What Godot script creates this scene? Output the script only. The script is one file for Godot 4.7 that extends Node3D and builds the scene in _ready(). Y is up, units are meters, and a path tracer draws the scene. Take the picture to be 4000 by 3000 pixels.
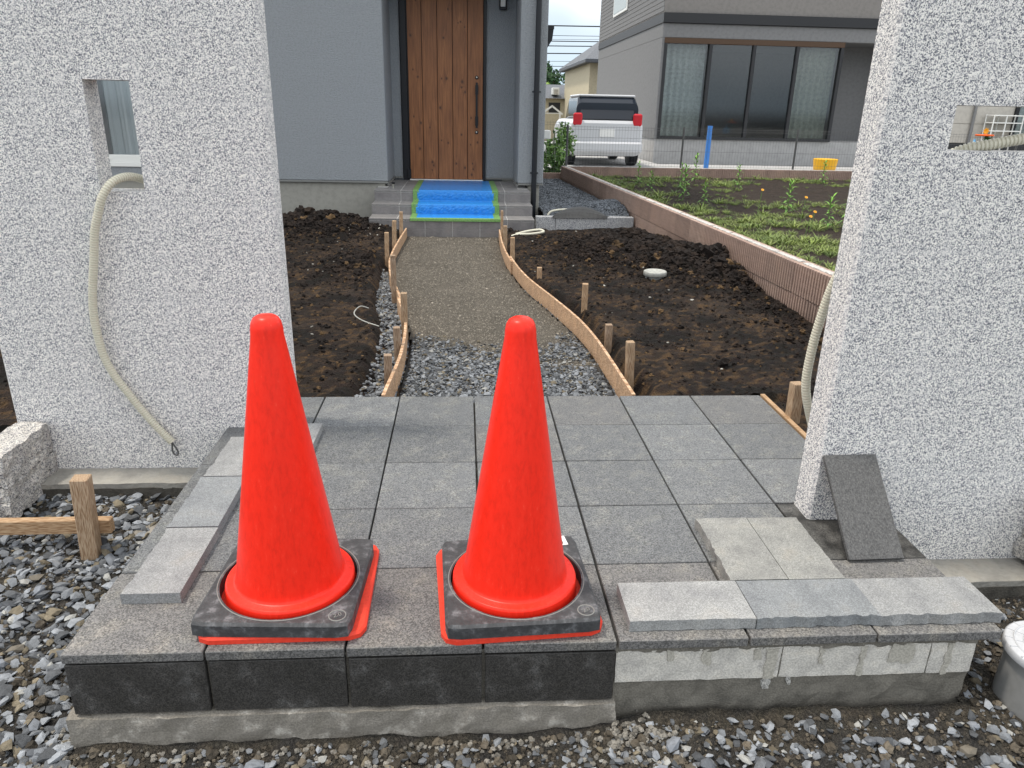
extends Node3D

# ------------------------------------------------------------------ helpers
class MB:
	var v := PackedVector3Array()
	var n := PackedVector3Array()
	var c := PackedColorArray()
	var uv := PackedVector2Array()
	var col := Color(1, 1, 1)
	func tri(a: Vector3, b: Vector3, d: Vector3, ref: Vector3) -> void:
		var nn := (d - a).cross(b - a)
		if nn.length_squared() < 1e-16:
			return
		nn = nn.normalized()
		if nn.dot((a + b + d) / 3.0 - ref) < 0.0:
			var t := b
			b = d
			d = t
			nn = -nn
		v.append(a); v.append(b); v.append(d)
		n.append(nn); n.append(nn); n.append(nn)
		c.append(col); c.append(col); c.append(col)
		uv.append(Vector2(a.x, a.y)); uv.append(Vector2(b.x, b.y)); uv.append(Vector2(d.x, d.y))
	func quad(a: Vector3, b: Vector3, d: Vector3, e: Vector3, ref: Vector3) -> void:
		tri(a, b, d, ref)
		tri(a, d, e, ref)
	func smooth_tri(a: Vector3, b: Vector3, d: Vector3, na: Vector3, nb: Vector3, nd: Vector3) -> void:
		var nn := (d - a).cross(b - a)
		if nn.length_squared() < 1e-18:
			return
		if nn.dot(na + nb + nd) < 0.0:
			v.append(a); v.append(d); v.append(b)
			n.append(na); n.append(nd); n.append(nb)
		else:
			v.append(a); v.append(b); v.append(d)
			n.append(na); n.append(nb); n.append(nd)
		for i in 3:
			c.append(col)
			uv.append(Vector2(v[v.size() - 3 + i].x, v[v.size() - 3 + i].y))
	func box(lo: Vector3, hi: Vector3) -> void:
		var m := (lo + hi) * 0.5
		var p := []
		for i in 8:
			p.append(Vector3(hi.x if i & 1 else lo.x, hi.y if i & 2 else lo.y, hi.z if i & 4 else lo.z))
		for f in [[0, 1, 3, 2], [4, 5, 7, 6], [0, 1, 5, 4], [2, 3, 7, 6], [0, 2, 6, 4], [1, 3, 7, 5]]:
			quad(p[f[0]], p[f[1]], p[f[2]], p[f[3]], m)
	func bar(a: Vector3, b: Vector3, r: float, sides := 5) -> void:
		var d := (b - a).normalized()
		var s := d.cross(Vector3.UP if absf(d.y) < 0.9 else Vector3.RIGHT).normalized()
		var t := d.cross(s)
		for i in sides:
			var k0 := TAU * i / sides
			var k1 := TAU * (i + 1) / sides
			var n0 := s * cos(k0) + t * sin(k0)
			var n1 := s * cos(k1) + t * sin(k1)
			smooth_tri(a + n0 * r, b + n0 * r, b + n1 * r, n0, n0, n1)
			smooth_tri(a + n0 * r, b + n1 * r, a + n1 * r, n0, n1, n1)
			tri(a, a + n0 * r, a + n1 * r, a + d)
			tri(b, b + n0 * r, b + n1 * r, b - d)
	func mesh() -> ArrayMesh:
		var arr := []
		arr.resize(Mesh.ARRAY_MAX)
		arr[Mesh.ARRAY_VERTEX] = v
		arr[Mesh.ARRAY_NORMAL] = n
		arr[Mesh.ARRAY_COLOR] = c
		arr[Mesh.ARRAY_TEX_UV] = uv
		var am := ArrayMesh.new()
		am.add_surface_from_arrays(Mesh.PRIMITIVE_TRIANGLES, arr)
		return am

var rng := RandomNumberGenerator.new()
var taken := {}
var boxes := {}
var M := {}

func numbered(n: String) -> String:
	if not taken.has(n):
		taken[n] = 0
		return n
	taken[n] += 1
	return "%s_%03d" % [n, taken[n]]

func tag(o: Node3D, label: String, category: String, group := "", kind := "") -> void:
	if label: o.set_meta("label", label)
	if category: o.set_meta("category", category)
	if group: o.set_meta("group", group)
	if kind: o.set_meta("kind", kind)

func thing(n: String, label: String, category: String, at := Vector3.ZERO, group := "", turn := 0.0) -> Node3D:
	var o := Node3D.new()
	o.name = numbered(n)
	add_child(o)
	o.position = at
	o.rotation.y = turn
	tag(o, label, category, group)
	return o

func part(parent: Node, n: String, mesh: Mesh, mat: Material, at := Vector3.ZERO, basis := Basis()) -> MeshInstance3D:
	var o := MeshInstance3D.new()
	o.name = n
	o.mesh = mesh
	o.material_override = mat
	o.transform = Transform3D(basis, at)
	parent.add_child(o, true)
	return o

func solo(n: String, label: String, category: String, mesh: Mesh, mat: Material, at := Vector3.ZERO, group := "", basis := Basis()) -> MeshInstance3D:
	var o := MeshInstance3D.new()
	o.name = numbered(n)
	o.mesh = mesh
	o.material_override = mat
	o.transform = Transform3D(basis, at)
	add_child(o)
	tag(o, label, category, group)
	return o

func structure(n: String, mesh: Mesh = null, mat: Material = null, at := Vector3.ZERO) -> Node3D:
	var o: Node3D
	if mesh:
		var mi := MeshInstance3D.new()
		mi.mesh = mesh
		mi.material_override = mat
		o = mi
	else:
		o = Node3D.new()
	o.name = numbered(n)
	o.position = at
	add_child(o)
	o.set_meta("kind", "structure")
	return o

func cbox(sx: float, sy: float, sz: float, b := 0.003) -> ArrayMesh:
	var key := "%.4f %.4f %.4f %.4f" % [sx, sy, sz, b]
	if boxes.has(key):
		return boxes[key]
	var h := Vector3(sx, sy, sz) * 0.5
	b = minf(b, minf(sx, minf(sy, sz)) * 0.45)
	var q := h - Vector3(b, b, b)
	var m := MB.new()
	for a in 3:
		var e := (a + 1) % 3
		var f := (a + 2) % 3
		for s in [-1.0, 1.0]:
			var p := []
			for k in [[-1, -1], [1, -1], [1, 1], [-1, 1]]:
				var w := Vector3.ZERO
				w[a] = s * h[a]; w[e] = k[0] * q[e]; w[f] = k[1] * q[f]
				p.append(w)
			m.quad(p[0], p[1], p[2], p[3], Vector3.ZERO)
		for s in [-1.0, 1.0]:
			for t in [-1.0, 1.0]:
				var p := []
				for k in [-1.0, 1.0]:
					var w := Vector3.ZERO
					w[a] = k * q[a]; w[e] = s * h[e]; w[f] = t * q[f]
					p.append(w)
				for k in [1.0, -1.0]:
					var w := Vector3.ZERO
					w[a] = k * q[a]; w[e] = s * q[e]; w[f] = t * h[f]
					p.append(w)
				m.quad(p[0], p[1], p[2], p[3], Vector3.ZERO)
	for i in 8:
		var s := Vector3(1 if i & 1 else -1, 1 if i & 2 else -1, 1 if i & 4 else -1)
		m.tri(Vector3(s.x * h.x, s.y * q.y, s.z * q.z), Vector3(s.x * q.x, s.y * h.y, s.z * q.z), Vector3(s.x * q.x, s.y * q.y, s.z * h.z), Vector3.ZERO)
	boxes[key] = m.mesh()
	return boxes[key]

# chamfered box between two corners
func bx(parent: Node, n: String, lo: Vector3, hi: Vector3, mat: Material, b := 0.003) -> MeshInstance3D:
	return part(parent, n, cbox(hi.x - lo.x, hi.y - lo.y, hi.z - lo.z, b), mat, (lo + hi) * 0.5)

# box whose skin is cut into a grid and broken up by noise (rock faces, rough concrete)
func rough_box(size: Vector3, cell: float, amp: float, sd: int, freq := 30.0, smooth := false, keep := Vector3.ONE) -> ArrayMesh:
	var nz := FastNoiseLite.new()
	nz.seed = sd
	nz.frequency = freq
	nz.fractal_octaves = 3
	var m := MB.new()
	var h := size * 0.5
	for a in 3:
		var e := (a + 1) % 3
		var f := (a + 2) % 3
		var ne := maxi(1, int(size[e] / cell))
		var nf := maxi(1, int(size[f] / cell))
		for s in [-1.0, 1.0]:
			var pts := []
			for i in ne + 1:
				for j in nf + 1:
					var w := Vector3.ZERO
					w[a] = s * h[a]
					w[e] = -h[e] + size[e] * i / ne
					w[f] = -h[f] + size[f] * j / nf
					var d := Vector3(nz.get_noise_3dv(w), nz.get_noise_3dv(w + Vector3(7.3, 0, 0)), nz.get_noise_3dv(w + Vector3(0, 9.1, 0)))
					pts.append(w + d * amp * keep)
			for i in ne:
				for j in nf:
					m.quad(pts[i * (nf + 1) + j], pts[(i + 1) * (nf + 1) + j], pts[(i + 1) * (nf + 1) + j + 1], pts[i * (nf + 1) + j + 1], Vector3.ZERO)
	return m.mesh()

func lathe(prof: Array, sides := 32) -> ArrayMesh:
	var m := MB.new()
	var nr := []
	for i in prof.size():
		var a: Vector2 = prof[maxi(i - 1, 0)]
		var b: Vector2 = prof[mini(i + 1, prof.size() - 1)]
		var d := (b - a).normalized()
		nr.append(Vector2(d.y, -d.x))
	for i in prof.size() - 1:
		# sharp profile corners are given as doubled points
		if (prof[i] as Vector2).distance_to(prof[i + 1]) < 1e-6:
			continue
		var na: Vector2 = nr[i]
		var nb: Vector2 = nr[i + 1]
		var dd: Vector2 = (prof[i + 1] - prof[i]).normalized()
		var fl := Vector2(dd.y, -dd.x)
		if i > 0 and (prof[i] as Vector2).distance_to(prof[i - 1]) < 1e-6: na = fl
		if i + 2 < prof.size() and (prof[i + 1] as Vector2).distance_to(prof[i + 2]) < 1e-6: nb = fl
		for k in sides:
			var q0 := TAU * k / sides
			var q1 := TAU * (k + 1) / sides
			var A := Vector3(prof[i].x * cos(q0), prof[i].y, prof[i].x * sin(q0))
			var B := Vector3(prof[i].x * cos(q1), prof[i].y, prof[i].x * sin(q1))
			var C := Vector3(prof[i + 1].x * cos(q1), prof[i + 1].y, prof[i + 1].x * sin(q1))
			var D := Vector3(prof[i + 1].x * cos(q0), prof[i + 1].y, prof[i + 1].x * sin(q0))
			var nA := Vector3(na.x * cos(q0), na.y, na.x * sin(q0))
			var nB := Vector3(na.x * cos(q1), na.y, na.x * sin(q1))
			var nC := Vector3(nb.x * cos(q1), nb.y, nb.x * sin(q1))
			var nD := Vector3(nb.x * cos(q0), nb.y, nb.x * sin(q0))
			m.smooth_tri(A, B, C, nA, nB, nC)
			m.smooth_tri(A, C, D, nA, nC, nD)
	return m.mesh()

# a hose along smoothed points; ribs of the given pitch
func tube(points: Array, r: float, sides := 10, pitch := 0.0, amp := 0.0) -> ArrayMesh:
	var cv := Curve3D.new()
	cv.bake_interval = 0.004
	for i in points.size():
		var a: Vector3 = points[maxi(i - 1, 0)]
		var b: Vector3 = points[mini(i + 1, points.size() - 1)]
		var t := (b - a) / 6.0
		cv.add_point(points[i], -t, t)
	var L := cv.get_baked_length()
	var step := pitch / 6.0 if pitch > 0 else maxf(r * 0.8, L / 120.0)
	var nseg := maxi(2, int(L / step))
	var m := MB.new()
	var pc := []; var pn := []; var pr := []
	var side := Vector3.ZERO
	for i in nseg + 1:
		var s := L * i / nseg
		var p := cv.sample_baked(s, true)
		var d := (cv.sample_baked(minf(s + 0.004, L), true) - cv.sample_baked(maxf(s - 0.004, 0), true)).normalized()
		if side == Vector3.ZERO:
			side = d.cross(Vector3(0.31, 0.2, 0.93)).normalized()
		side = (side - d * side.dot(d)).normalized()
		pc.append(p)
		pn.append([side, d.cross(side)])
		pr.append(r - (amp if pitch > 0 and i % 6 < 2 else 0.0))
	for i in nseg:
		for k in sides:
			var q0 := TAU * k / sides
			var q1 := TAU * (k + 1) / sides
			var a0: Vector3 = pn[i][0] * cos(q0) + pn[i][1] * sin(q0)
			var a1: Vector3 = pn[i][0] * cos(q1) + pn[i][1] * sin(q1)
			var b0: Vector3 = pn[i + 1][0] * cos(q0) + pn[i + 1][1] * sin(q0)
			var b1: Vector3 = pn[i + 1][0] * cos(q1) + pn[i + 1][1] * sin(q1)
			if pr[i] != pr[i + 1]:
				m.quad(pc[i] + a0 * pr[i], pc[i] + a1 * pr[i], pc[i + 1] + b1 * pr[i + 1], pc[i + 1] + b0 * pr[i + 1], pc[i])
			else:
				m.smooth_tri(pc[i] + a0 * pr[i], pc[i] + a1 * pr[i], pc[i + 1] + b1 * pr[i + 1], a0, a1, b1)
				m.smooth_tri(pc[i] + a0 * pr[i], pc[i + 1] + b1 * pr[i + 1], pc[i + 1] + b0 * pr[i + 1], a0, b1, b0)
	for e in [0, nseg]:
		for k in sides:
			var q0 := TAU * k / sides
			var q1 := TAU * (k + 1) / sides
			var ref: Vector3 = pc[1] if e == 0 else pc[nseg - 1]
			m.tri(pc[e], pc[e] + (pn[e][0] * cos(q0) + pn[e][1] * sin(q0)) * pr[e], pc[e] + (pn[e][0] * cos(q1) + pn[e][1] * sin(q1)) * pr[e], ref)
	return m.mesh()

func icosa() -> Array:
	var t := (1.0 + sqrt(5.0)) / 2.0
	var p := []
	for s in [-1.0, 1.0]:
		for u in [-t, t]:
			p.append(Vector3(s, u, 0).normalized())
			p.append(Vector3(0, s, u).normalized())
			p.append(Vector3(u, 0, s).normalized())
	var f := []
	for i in 12:
		for j in range(i + 1, 12):
			for k in range(j + 1, 12):
				if p[i].distance_to(p[j]) < 1.2 and p[j].distance_to(p[k]) < 1.2 and p[i].distance_to(p[k]) < 1.2:
					f.append([i, j, k])
	return [p, f]

func stone(sd: int, lo := 0.62, hi := 1.15) -> ArrayMesh:
	var r := RandomNumberGenerator.new()
	r.seed = sd
	var ico := icosa()
	var p := []
	for q in ico[0]:
		p.append(q * r.randf_range(lo, hi))
	var m := MB.new()
	for f in ico[1]:
		m.tri(p[f[0]], p[f[1]], p[f[2]], Vector3.ZERO)
	return m.mesh()

func clod(sd: int) -> ArrayMesh:
	var nz := FastNoiseLite.new()
	nz.seed = sd
	nz.frequency = 0.9
	nz.fractal_octaves = 3
	var ico := icosa()
	var m := MB.new()
	for f in ico[1]:
		var a: Vector3 = ico[0][f[0]]; var b: Vector3 = ico[0][f[1]]; var d: Vector3 = ico[0][f[2]]
		var ab := (a + b).normalized(); var bd := (b + d).normalized(); var da := (d + a).normalized()
		for t in [[a, ab, da], [ab, b, bd], [da, bd, d], [ab, bd, da]]:
			var q := []
			for w in t:
				q.append(w * (1.0 + 0.75 * nz.get_noise_3dv(w * 1.6)))
			m.tri(q[0], q[1], q[2], Vector3.ZERO)
	return m.mesh()

# many small copies as one object of stuff; each item is [position, size Vector3, colour]
func scatter(n: String, label: String, category: String, mesh: Mesh, mat: Material, items: Array, upright := false) -> MultiMeshInstance3D:
	var buf := PackedFloat32Array()
	buf.resize(items.size() * 16)
	var k := 0
	for it in items:
		var b: Basis
		if upright:
			b = Basis(Vector3.UP, rng.randf() * TAU)
		else:
			b = Basis.from_euler(Vector3(rng.randf_range(-0.6, 0.6), rng.randf() * TAU, rng.randf_range(-0.6, 0.6)))
		b = b.scaled_local(it[1])
		var p: Vector3 = it[0]
		var c: Color = it[2]
		for row in 3:
			buf[k] = b.x[row]; buf[k + 1] = b.y[row]; buf[k + 2] = b.z[row]; buf[k + 3] = p[row]
			k += 4
		buf[k] = c.r; buf[k + 1] = c.g; buf[k + 2] = c.b; buf[k + 3] = 1.0
		k += 4
	var mm := MultiMesh.new()
	mm.transform_format = MultiMesh.TRANSFORM_3D
	mm.use_colors = true
	mm.mesh = mesh
	mm.instance_count = items.size()
	mm.buffer = buf
	var o := MultiMeshInstance3D.new()
	o.name = numbered(n)
	o.multimesh = mm
	o.material_override = mat
	add_child(o)
	tag(o, label, category, "", "stuff")
	return o

# height field sheet; hf(x,z) height, cf(x,z,y) colour, sk(x,z) true where the sheet is left out
func sheet(x0: float, x1: float, z0: float, z1: float, step: float, hf: Callable, cf: Callable, sk: Callable) -> ArrayMesh:
	var nx := int((x1 - x0) / step) + 1
	var nz := int((z1 - z0) / step) + 1
	var v := PackedVector3Array(); var n := PackedVector3Array(); var c := PackedColorArray(); var ix := PackedInt32Array()
	v.resize(nx * nz); n.resize(nx * nz); c.resize(nx * nz)
	for j in nz:
		for i in nx:
			var x := x0 + i * step
			var z := z0 + j * step
			var y: float = hf.call(x, z)
			v[j * nx + i] = Vector3(x, y, z)
			c[j * nx + i] = cf.call(x, z, y)
	for j in nz:
		for i in nx:
			var a := v[j * nx + maxi(i - 1, 0)]
			var b := v[j * nx + mini(i + 1, nx - 1)]
			var d := v[maxi(j - 1, 0) * nx + i]
			var e := v[mini(j + 1, nz - 1) * nx + i]
			n[j * nx + i] = (e - d).cross(b - a).normalized()
	for j in nz - 1:
		for i in nx - 1:
			if sk.is_valid() and sk.call(x0 + (i + 0.5) * step, z0 + (j + 0.5) * step):
				continue
			var o := j * nx + i
			ix.append_array(PackedInt32Array([o, o + 1, o + nx, o + 1, o + nx + 1, o + nx]))
	var arr := []
	arr.resize(Mesh.ARRAY_MAX)
	arr[Mesh.ARRAY_VERTEX] = v; arr[Mesh.ARRAY_NORMAL] = n; arr[Mesh.ARRAY_COLOR] = c; arr[Mesh.ARRAY_INDEX] = ix
	var am := ArrayMesh.new()
	am.add_surface_from_arrays(Mesh.PRIMITIVE_TRIANGLES, arr)
	return am

# ------------------------------------------------------------------ materials
func noise_tex(sd: int, freq: float, stops: Array, size := 512, type := FastNoiseLite.TYPE_SIMPLEX_SMOOTH, oct := 3, gain := 0.5) -> NoiseTexture2D:
	var nz := FastNoiseLite.new()
	nz.seed = sd
	nz.noise_type = type
	nz.frequency = freq
	nz.fractal_octaves = oct
	nz.fractal_gain = gain
	if type == FastNoiseLite.TYPE_CELLULAR:
		nz.cellular_return_type = FastNoiseLite.RETURN_CELL_VALUE
		nz.fractal_type = FastNoiseLite.FRACTAL_NONE
	var t := NoiseTexture2D.new()
	t.width = size
	t.height = size
	t.seamless = true
	t.noise = nz
	if stops.size():
		var g := Gradient.new()
		var off := PackedFloat32Array(); var cl := PackedColorArray()
		for s in stops:
			off.append(s[0]); cl.append(s[1])
		g.offsets = off
		g.colors = cl
		t.color_ramp = g
	return t

func g(v: float, tint := Color(1, 1, 1)) -> Color:
	return Color(v * tint.r, v * tint.g, v * tint.b)

func mat(base: Color, rough := 0.8, tex: Texture2D = null, scale := 1.0, bump: Texture2D = null, depth := 0.0, detail: Texture2D = null, dscale := 0.5, world := true) -> StandardMaterial3D:
	var m := StandardMaterial3D.new()
	m.albedo_color = base.linear_to_srgb()
	m.roughness = rough
	m.metallic_specular = 0.4
	m.uv1_triplanar = true
	m.uv1_world_triplanar = world
	m.uv1_scale = Vector3.ONE * scale
	if tex:
		m.albedo_texture = tex
	if bump:
		m.heightmap_enabled = true
		m.heightmap_texture = bump
		m.heightmap_scale = depth
	if detail:
		m.detail_enabled = true
		m.detail_blend_mode = BaseMaterial3D.BLEND_MODE_MUL
		m.detail_albedo = detail
		m.detail_uv_layer = BaseMaterial3D.DETAIL_UV_2
		m.uv2_triplanar = true
		m.uv2_world_triplanar = true
		m.uv2_scale = Vector3.ONE * dscale
	return m

func make_materials() -> void:
	var W := Color(1, 1, 1)
	# textures are multiplied with the base colour
	var t_granite := noise_tex(3, 0.125, [[0.0, Color(0.34, 0.355, 0.4)], [0.12, Color(0.46, 0.475, 0.52)], [0.22, Color(0.62, 0.63, 0.655)], [0.4, Color(0.77, 0.775, 0.785)], [0.55, Color(0.89, 0.89, 0.895)], [0.8, Color(0.98, 0.975, 0.965)], [1.0, Color(1, 1, 0.985)]], 1024, FastNoiseLite.TYPE_CELLULAR)
	var t_speck := noise_tex(5, 0.19, [[0.0, g(0.58)], [0.35, g(0.74)], [0.65, g(0.86)], [0.88, g(0.93)], [1.0, Color(1, 0.99, 0.965)]], 1024, FastNoiseLite.TYPE_CELLULAR)
	var t_slab := noise_tex(16, 0.19, [[0.0, g(0.78)], [0.4, g(0.86)], [0.7, g(0.92)], [1.0, g(1.0)]], 1024, FastNoiseLite.TYPE_CELLULAR)
	var t_sandy := noise_tex(6, 0.1, [[0.0, g(0.7)], [0.4, g(0.86)], [0.6, g(0.94)], [0.8, g(1.0)]], 512, FastNoiseLite.TYPE_SIMPLEX, 5, 0.8)
	var t_soft := noise_tex(7, 0.02, [[0.0, g(0.7)], [0.5, g(0.9)], [1.0, g(1.0)]], 512, FastNoiseLite.TYPE_SIMPLEX_SMOOTH, 5, 0.6)
	var t_blotch := noise_tex(9, 0.009, [[0.0, Color(0.86, 0.86, 0.87)], [0.4, g(0.94)], [0.6, g(0.98)], [1.0, Color(1, 0.985, 0.965)]], 512, FastNoiseLite.TYPE_SIMPLEX_SMOOTH, 4, 0.55)
	var t_dust := noise_tex(33, 0.014, [[0.0, Color(0.86, 0.865, 0.875)], [0.5, Color(0.9, 0.9, 0.905)], [0.62, Color(0.93, 0.93, 0.925)], [0.8, Color(1, 0.99, 0.97)]], 512, FastNoiseLite.TYPE_SIMPLEX_SMOOTH, 5, 0.62)
	var t_smear := noise_tex(37, 0.012, [[0.0, Color(0.68, 0.67, 0.65)], [0.5, Color(0.74, 0.73, 0.72)], [0.65, Color(0.8, 0.79, 0.78)], [0.85, Color(1, 1, 1)]], 512, FastNoiseLite.TYPE_SIMPLEX_SMOOTH, 5, 0.65)
	var t_patchy := noise_tex(31, 0.012, [[0.0, g(0.45)], [0.38, g(0.62)], [0.5, g(0.85)], [0.65, g(1.0)]], 512, FastNoiseLite.TYPE_SIMPLEX_SMOOTH, 5, 0.55)
	var t_grain := noise_tex(11, 0.05, [[0.0, Color(0.62, 0.56, 0.5)], [0.45, Color(0.86, 0.82, 0.78)], [0.6, g(0.97)], [1.0, g(1.0)]], 512, FastNoiseLite.TYPE_SIMPLEX_SMOOTH, 3)
	var t_fineg := noise_tex(8, 0.03, [[0.0, g(0.9)], [0.5, g(0.97)], [1.0, g(1.0)]], 512, FastNoiseLite.TYPE_SIMPLEX_SMOOTH, 5, 0.6)
	var b_fine := noise_tex(13, 0.12, [], 512, FastNoiseLite.TYPE_SIMPLEX_SMOOTH, 3)
	var b_mid := noise_tex(15, 0.05, [], 512, FastNoiseLite.TYPE_SIMPLEX_SMOOTH, 4, 0.55)
	M.granite = mat(Color(0.93, 0.91, 0.885), 0.78, t_granite, 3.1, b_fine, 0.03)
	M.granite_split = mat(Color(0.72, 0.69, 0.645), 0.85, t_granite, 2.6, b_fine, 0.15, t_blotch, 1.6)
	M.kerb = mat(Color(0.55, 0.55, 0.55), 0.8, t_granite, 2.4)
	for i in 6:
		var k: float = [0.272, 0.255, 0.292, 0.265, 0.302, 0.248][i]
		var m := mat(Color(k * 1.05, k * 1.085, k * 1.1) if i != 3 else Color(k, k, k * 0.985), 0.47, t_speck, 1.8, b_fine, 0.02, t_dust, 0.9 + i * 0.17)
		m.uv2_offset = Vector3(i * 0.37, i * 0.21, i * 0.53)
		M["tile%d" % i] = m
	# the front row is browner than the rows behind it
	for i in 3:
		var k: float = [0.265, 0.245, 0.28][i]
		M["tile%d" % (6 + i)] = mat(Color(k * 1.08, k * 1.055, k * 1.02), 0.55, t_speck, 1.8, b_fine, 0.02, t_dust, 0.9 + i * 0.17)
	M.riser = mat(Color(0.125, 0.122, 0.118), 0.6, t_speck, 2.2, b_fine, 0.04, t_smear, 1.3)
	M.tile_lean = mat(Color(0.145, 0.145, 0.145), 0.6, t_speck, 2.0, b_fine, 0.04)
	for i in 4:
		var c: Color = [Color(0.41, 0.415, 0.41), Color(0.29, 0.305, 0.315), Color(0.35, 0.355, 0.355), Color(0.35, 0.35, 0.33)][i]
		M["slab%d" % i] = mat(c, 0.8, t_slab, 2.2, b_fine, 0.02, t_blotch, 1.3 + i * 0.2)
	M.concrete = mat(Color(0.36, 0.345, 0.31), 0.9, t_fineg, 2.2, b_mid, 0.25, t_blotch, 1.2)
	M.mortar_wet = mat(Color(0.55, 0.52, 0.465), 0.88, t_sandy, 2.5, b_fine, 0.1, t_smear, 1.6)
	M.mortar_dark = mat(Color(0.25, 0.232, 0.198), 0.88, t_sandy, 2.5, b_fine, 0.12, t_soft, 1.2)
	M.block_white = mat(Color(0.74, 0.71, 0.65), 0.9, t_sandy, 2.5, b_fine, 0.08, t_blotch, 3.1)
	M.footing_dark = mat(Color(0.1, 0.092, 0.078), 0.8, t_soft, 2.0, b_fine, 0.2)  # footing sides, far darker than the concrete caps on top
	M.tile_darker = mat(Color(0.15, 0.147, 0.14), 0.55, t_speck, 1.9, b_fine, 0.03, t_patchy, 0.9)  # one tile near the leaning tile, darker and blotchier than the others
	M.cement_brown = mat(Color(0.5, 0.475, 0.415), 0.9, t_sandy, 2.0)
	M.cement_run = mat(Color(0.55, 0.54, 0.51), 0.9, t_speck, 2.0)
	M.mortar_white = mat(Color(0.62, 0.6, 0.57), 0.9, t_soft, 3.0, b_mid, 0.4)
	M.foundation = mat(Color(0.33, 0.32, 0.285), 0.85, t_fineg, 0.8, b_fine, 0.06)
	M.stucco = mat(Color(0.3, 0.318, 0.335), 0.85, t_fineg, 0.25, b_mid, 0.6)
	M.stucco.uv1_scale = Vector3.ONE * 2.2
	M.flash = mat(Color(0.2, 0.2, 0.19), 0.5)
	M.black = mat(Color(0.012, 0.013, 0.016), 0.4)
	M.navy = mat(Color(0.014, 0.016, 0.02), 0.4)
	M.dark_gap = mat(Color(0.03, 0.03, 0.03), 0.9)
	M.steptile = mat(Color(0.235, 0.222, 0.22), 0.6, t_fineg, 2.0, b_mid, 0.1, t_blotch, 1.0)
	M.steptop = mat(Color(0.25, 0.24, 0.235), 0.55, t_fineg, 2.0, b_mid, 0.1, t_blotch, 1.0)
	M.grout = mat(Color(0.62, 0.61, 0.59), 0.9)
	M.white_frame = mat(Color(0.75, 0.75, 0.72), 0.4)
	M.white_pvc = mat(Color(0.5, 0.5, 0.46), 0.35, t_soft, 2.0)
	M.grey_pvc = mat(Color(0.23, 0.23, 0.225), 0.5, t_fineg, 2.0)
	M.conduit = mat(Color(0.6, 0.575, 0.47), 0.4)
	M.wire = mat(Color(0.1, 0.1, 0.1), 0.45)
	var red := Color(0.94, 0.175, 0.105)
	M.cone = mat(Color(1, 1, 1), 0.36, noise_tex(41, 0.03, [[0.0, red.darkened(0.1)], [0.5, red], [0.74, red.lightened(0.02)], [0.84, red.lightened(0.08)], [0.95, red.lightened(0.35)]], 512, FastNoiseLite.TYPE_SIMPLEX, 5, 0.7), 1.0, null, 0, null, 0.5, false)
	M.cone.uv1_scale = Vector3(3.5, 1.1, 3.5)
	M.cone.metallic_specular = 0.36
	M.cone_base = mat(Color(0.78, 0.06, 0.032), 0.45, t_fineg, 4.0)
	M.cone_base.metallic_specular = 0.33
	M.rubber = mat(Color(0.048, 0.05, 0.056), 0.55, noise_tex(43, 0.02, [[0.0, g(0.5)], [0.45, g(0.6)], [0.62, g(0.7)], [0.85, Color(1, 1, 1)]], 512, FastNoiseLite.TYPE_SIMPLEX_SMOOTH, 5, 0.65), 2.0, b_fine, 0.08)
	M.rubber.albedo_color = Color(0.16, 0.163, 0.172).linear_to_srgb()
	M.rubber_mark = mat(Color(0.2, 0.2, 0.19), 0.7)
	M.paper = mat(Color(0.75, 0.75, 0.73), 0.7)
	M.print = mat(Color(0.08, 0.08, 0.08), 0.7)
	# lumber: grain runs along local y (stakes) or local x (boards)
	for i in 3:
		var c: Color = [Color(0.52, 0.37, 0.24), Color(0.46, 0.34, 0.23), Color(0.39, 0.295, 0.215)][i]
		var m := mat(c, 0.8, t_grain, 1.0, b_mid, 0.1, null, 0.5, false)
		m.uv1_scale = Vector3(9, 0.8, 9)
		M["stake%d" % i] = m
	M.board = mat(Color(0.68, 0.47, 0.31), 0.75, t_grain, 1.0, null, 0, t_blotch, 2.0)
	M.board.uv1_scale = Vector3(1.0, 9, 1.0)
	M.rail = mat(Color(0.48, 0.33, 0.2), 0.75, t_grain, 1.0, null, 0, null, 0.5, false)
	M.rail.uv1_scale = Vector3(0.8, 9, 9)
	M.block = []
	for i in 4:
		var c: Color = [Color(0.64, 0.455, 0.375), Color(0.6, 0.43, 0.355), Color(0.68, 0.495, 0.41), Color(0.57, 0.41, 0.34)][i]
		M.block.append(mat(c, 0.9, t_speck, 3.0, b_fine, 0.08, t_blotch, 0.7))
	M.soil = mat(Color(1, 1, 1), 0.97, noise_tex(51, 0.06, [[0.0, g(0.5)], [0.45, g(0.8)], [0.6, g(0.95)], [0.72, W]], 1024, FastNoiseLite.TYPE_SIMPLEX_SMOOTH, 5, 0.65), 1.6, noise_tex(53, 0.04, [], 1024, FastNoiseLite.TYPE_SIMPLEX, 5, 0.72), 3.0)
	M.soil.vertex_color_use_as_albedo = true
	M.clods = mat(W, 0.97, t_soft, 6.0, b_mid, 0.8)
	M.clods.vertex_color_use_as_albedo = true
	M.stones = mat(W, 0.8, t_soft, 5.0, b_fine, 0.15)
	M.stones.vertex_color_use_as_albedo = true
	M.leaf = StandardMaterial3D.new()
	M.leaf.vertex_color_use_as_albedo = true
	M.leaf.roughness = 0.6
	M.leaf.backlight_enabled = true
	M.leaf.backlight = Color(0.25, 0.33, 0.1)
	M.blue = mat(Color(0.035, 0.27, 0.72), 0.33, noise_tex(61, 0.015, [[0.0, g(0.85)], [0.5, g(0.96)], [1.0, W]], 512), 2.0)
	M.tape = mat(Color(0.2, 0.4, 0.12), 0.45, t_soft, 4.0)
	M.door = StandardMaterial3D.new()
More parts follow.
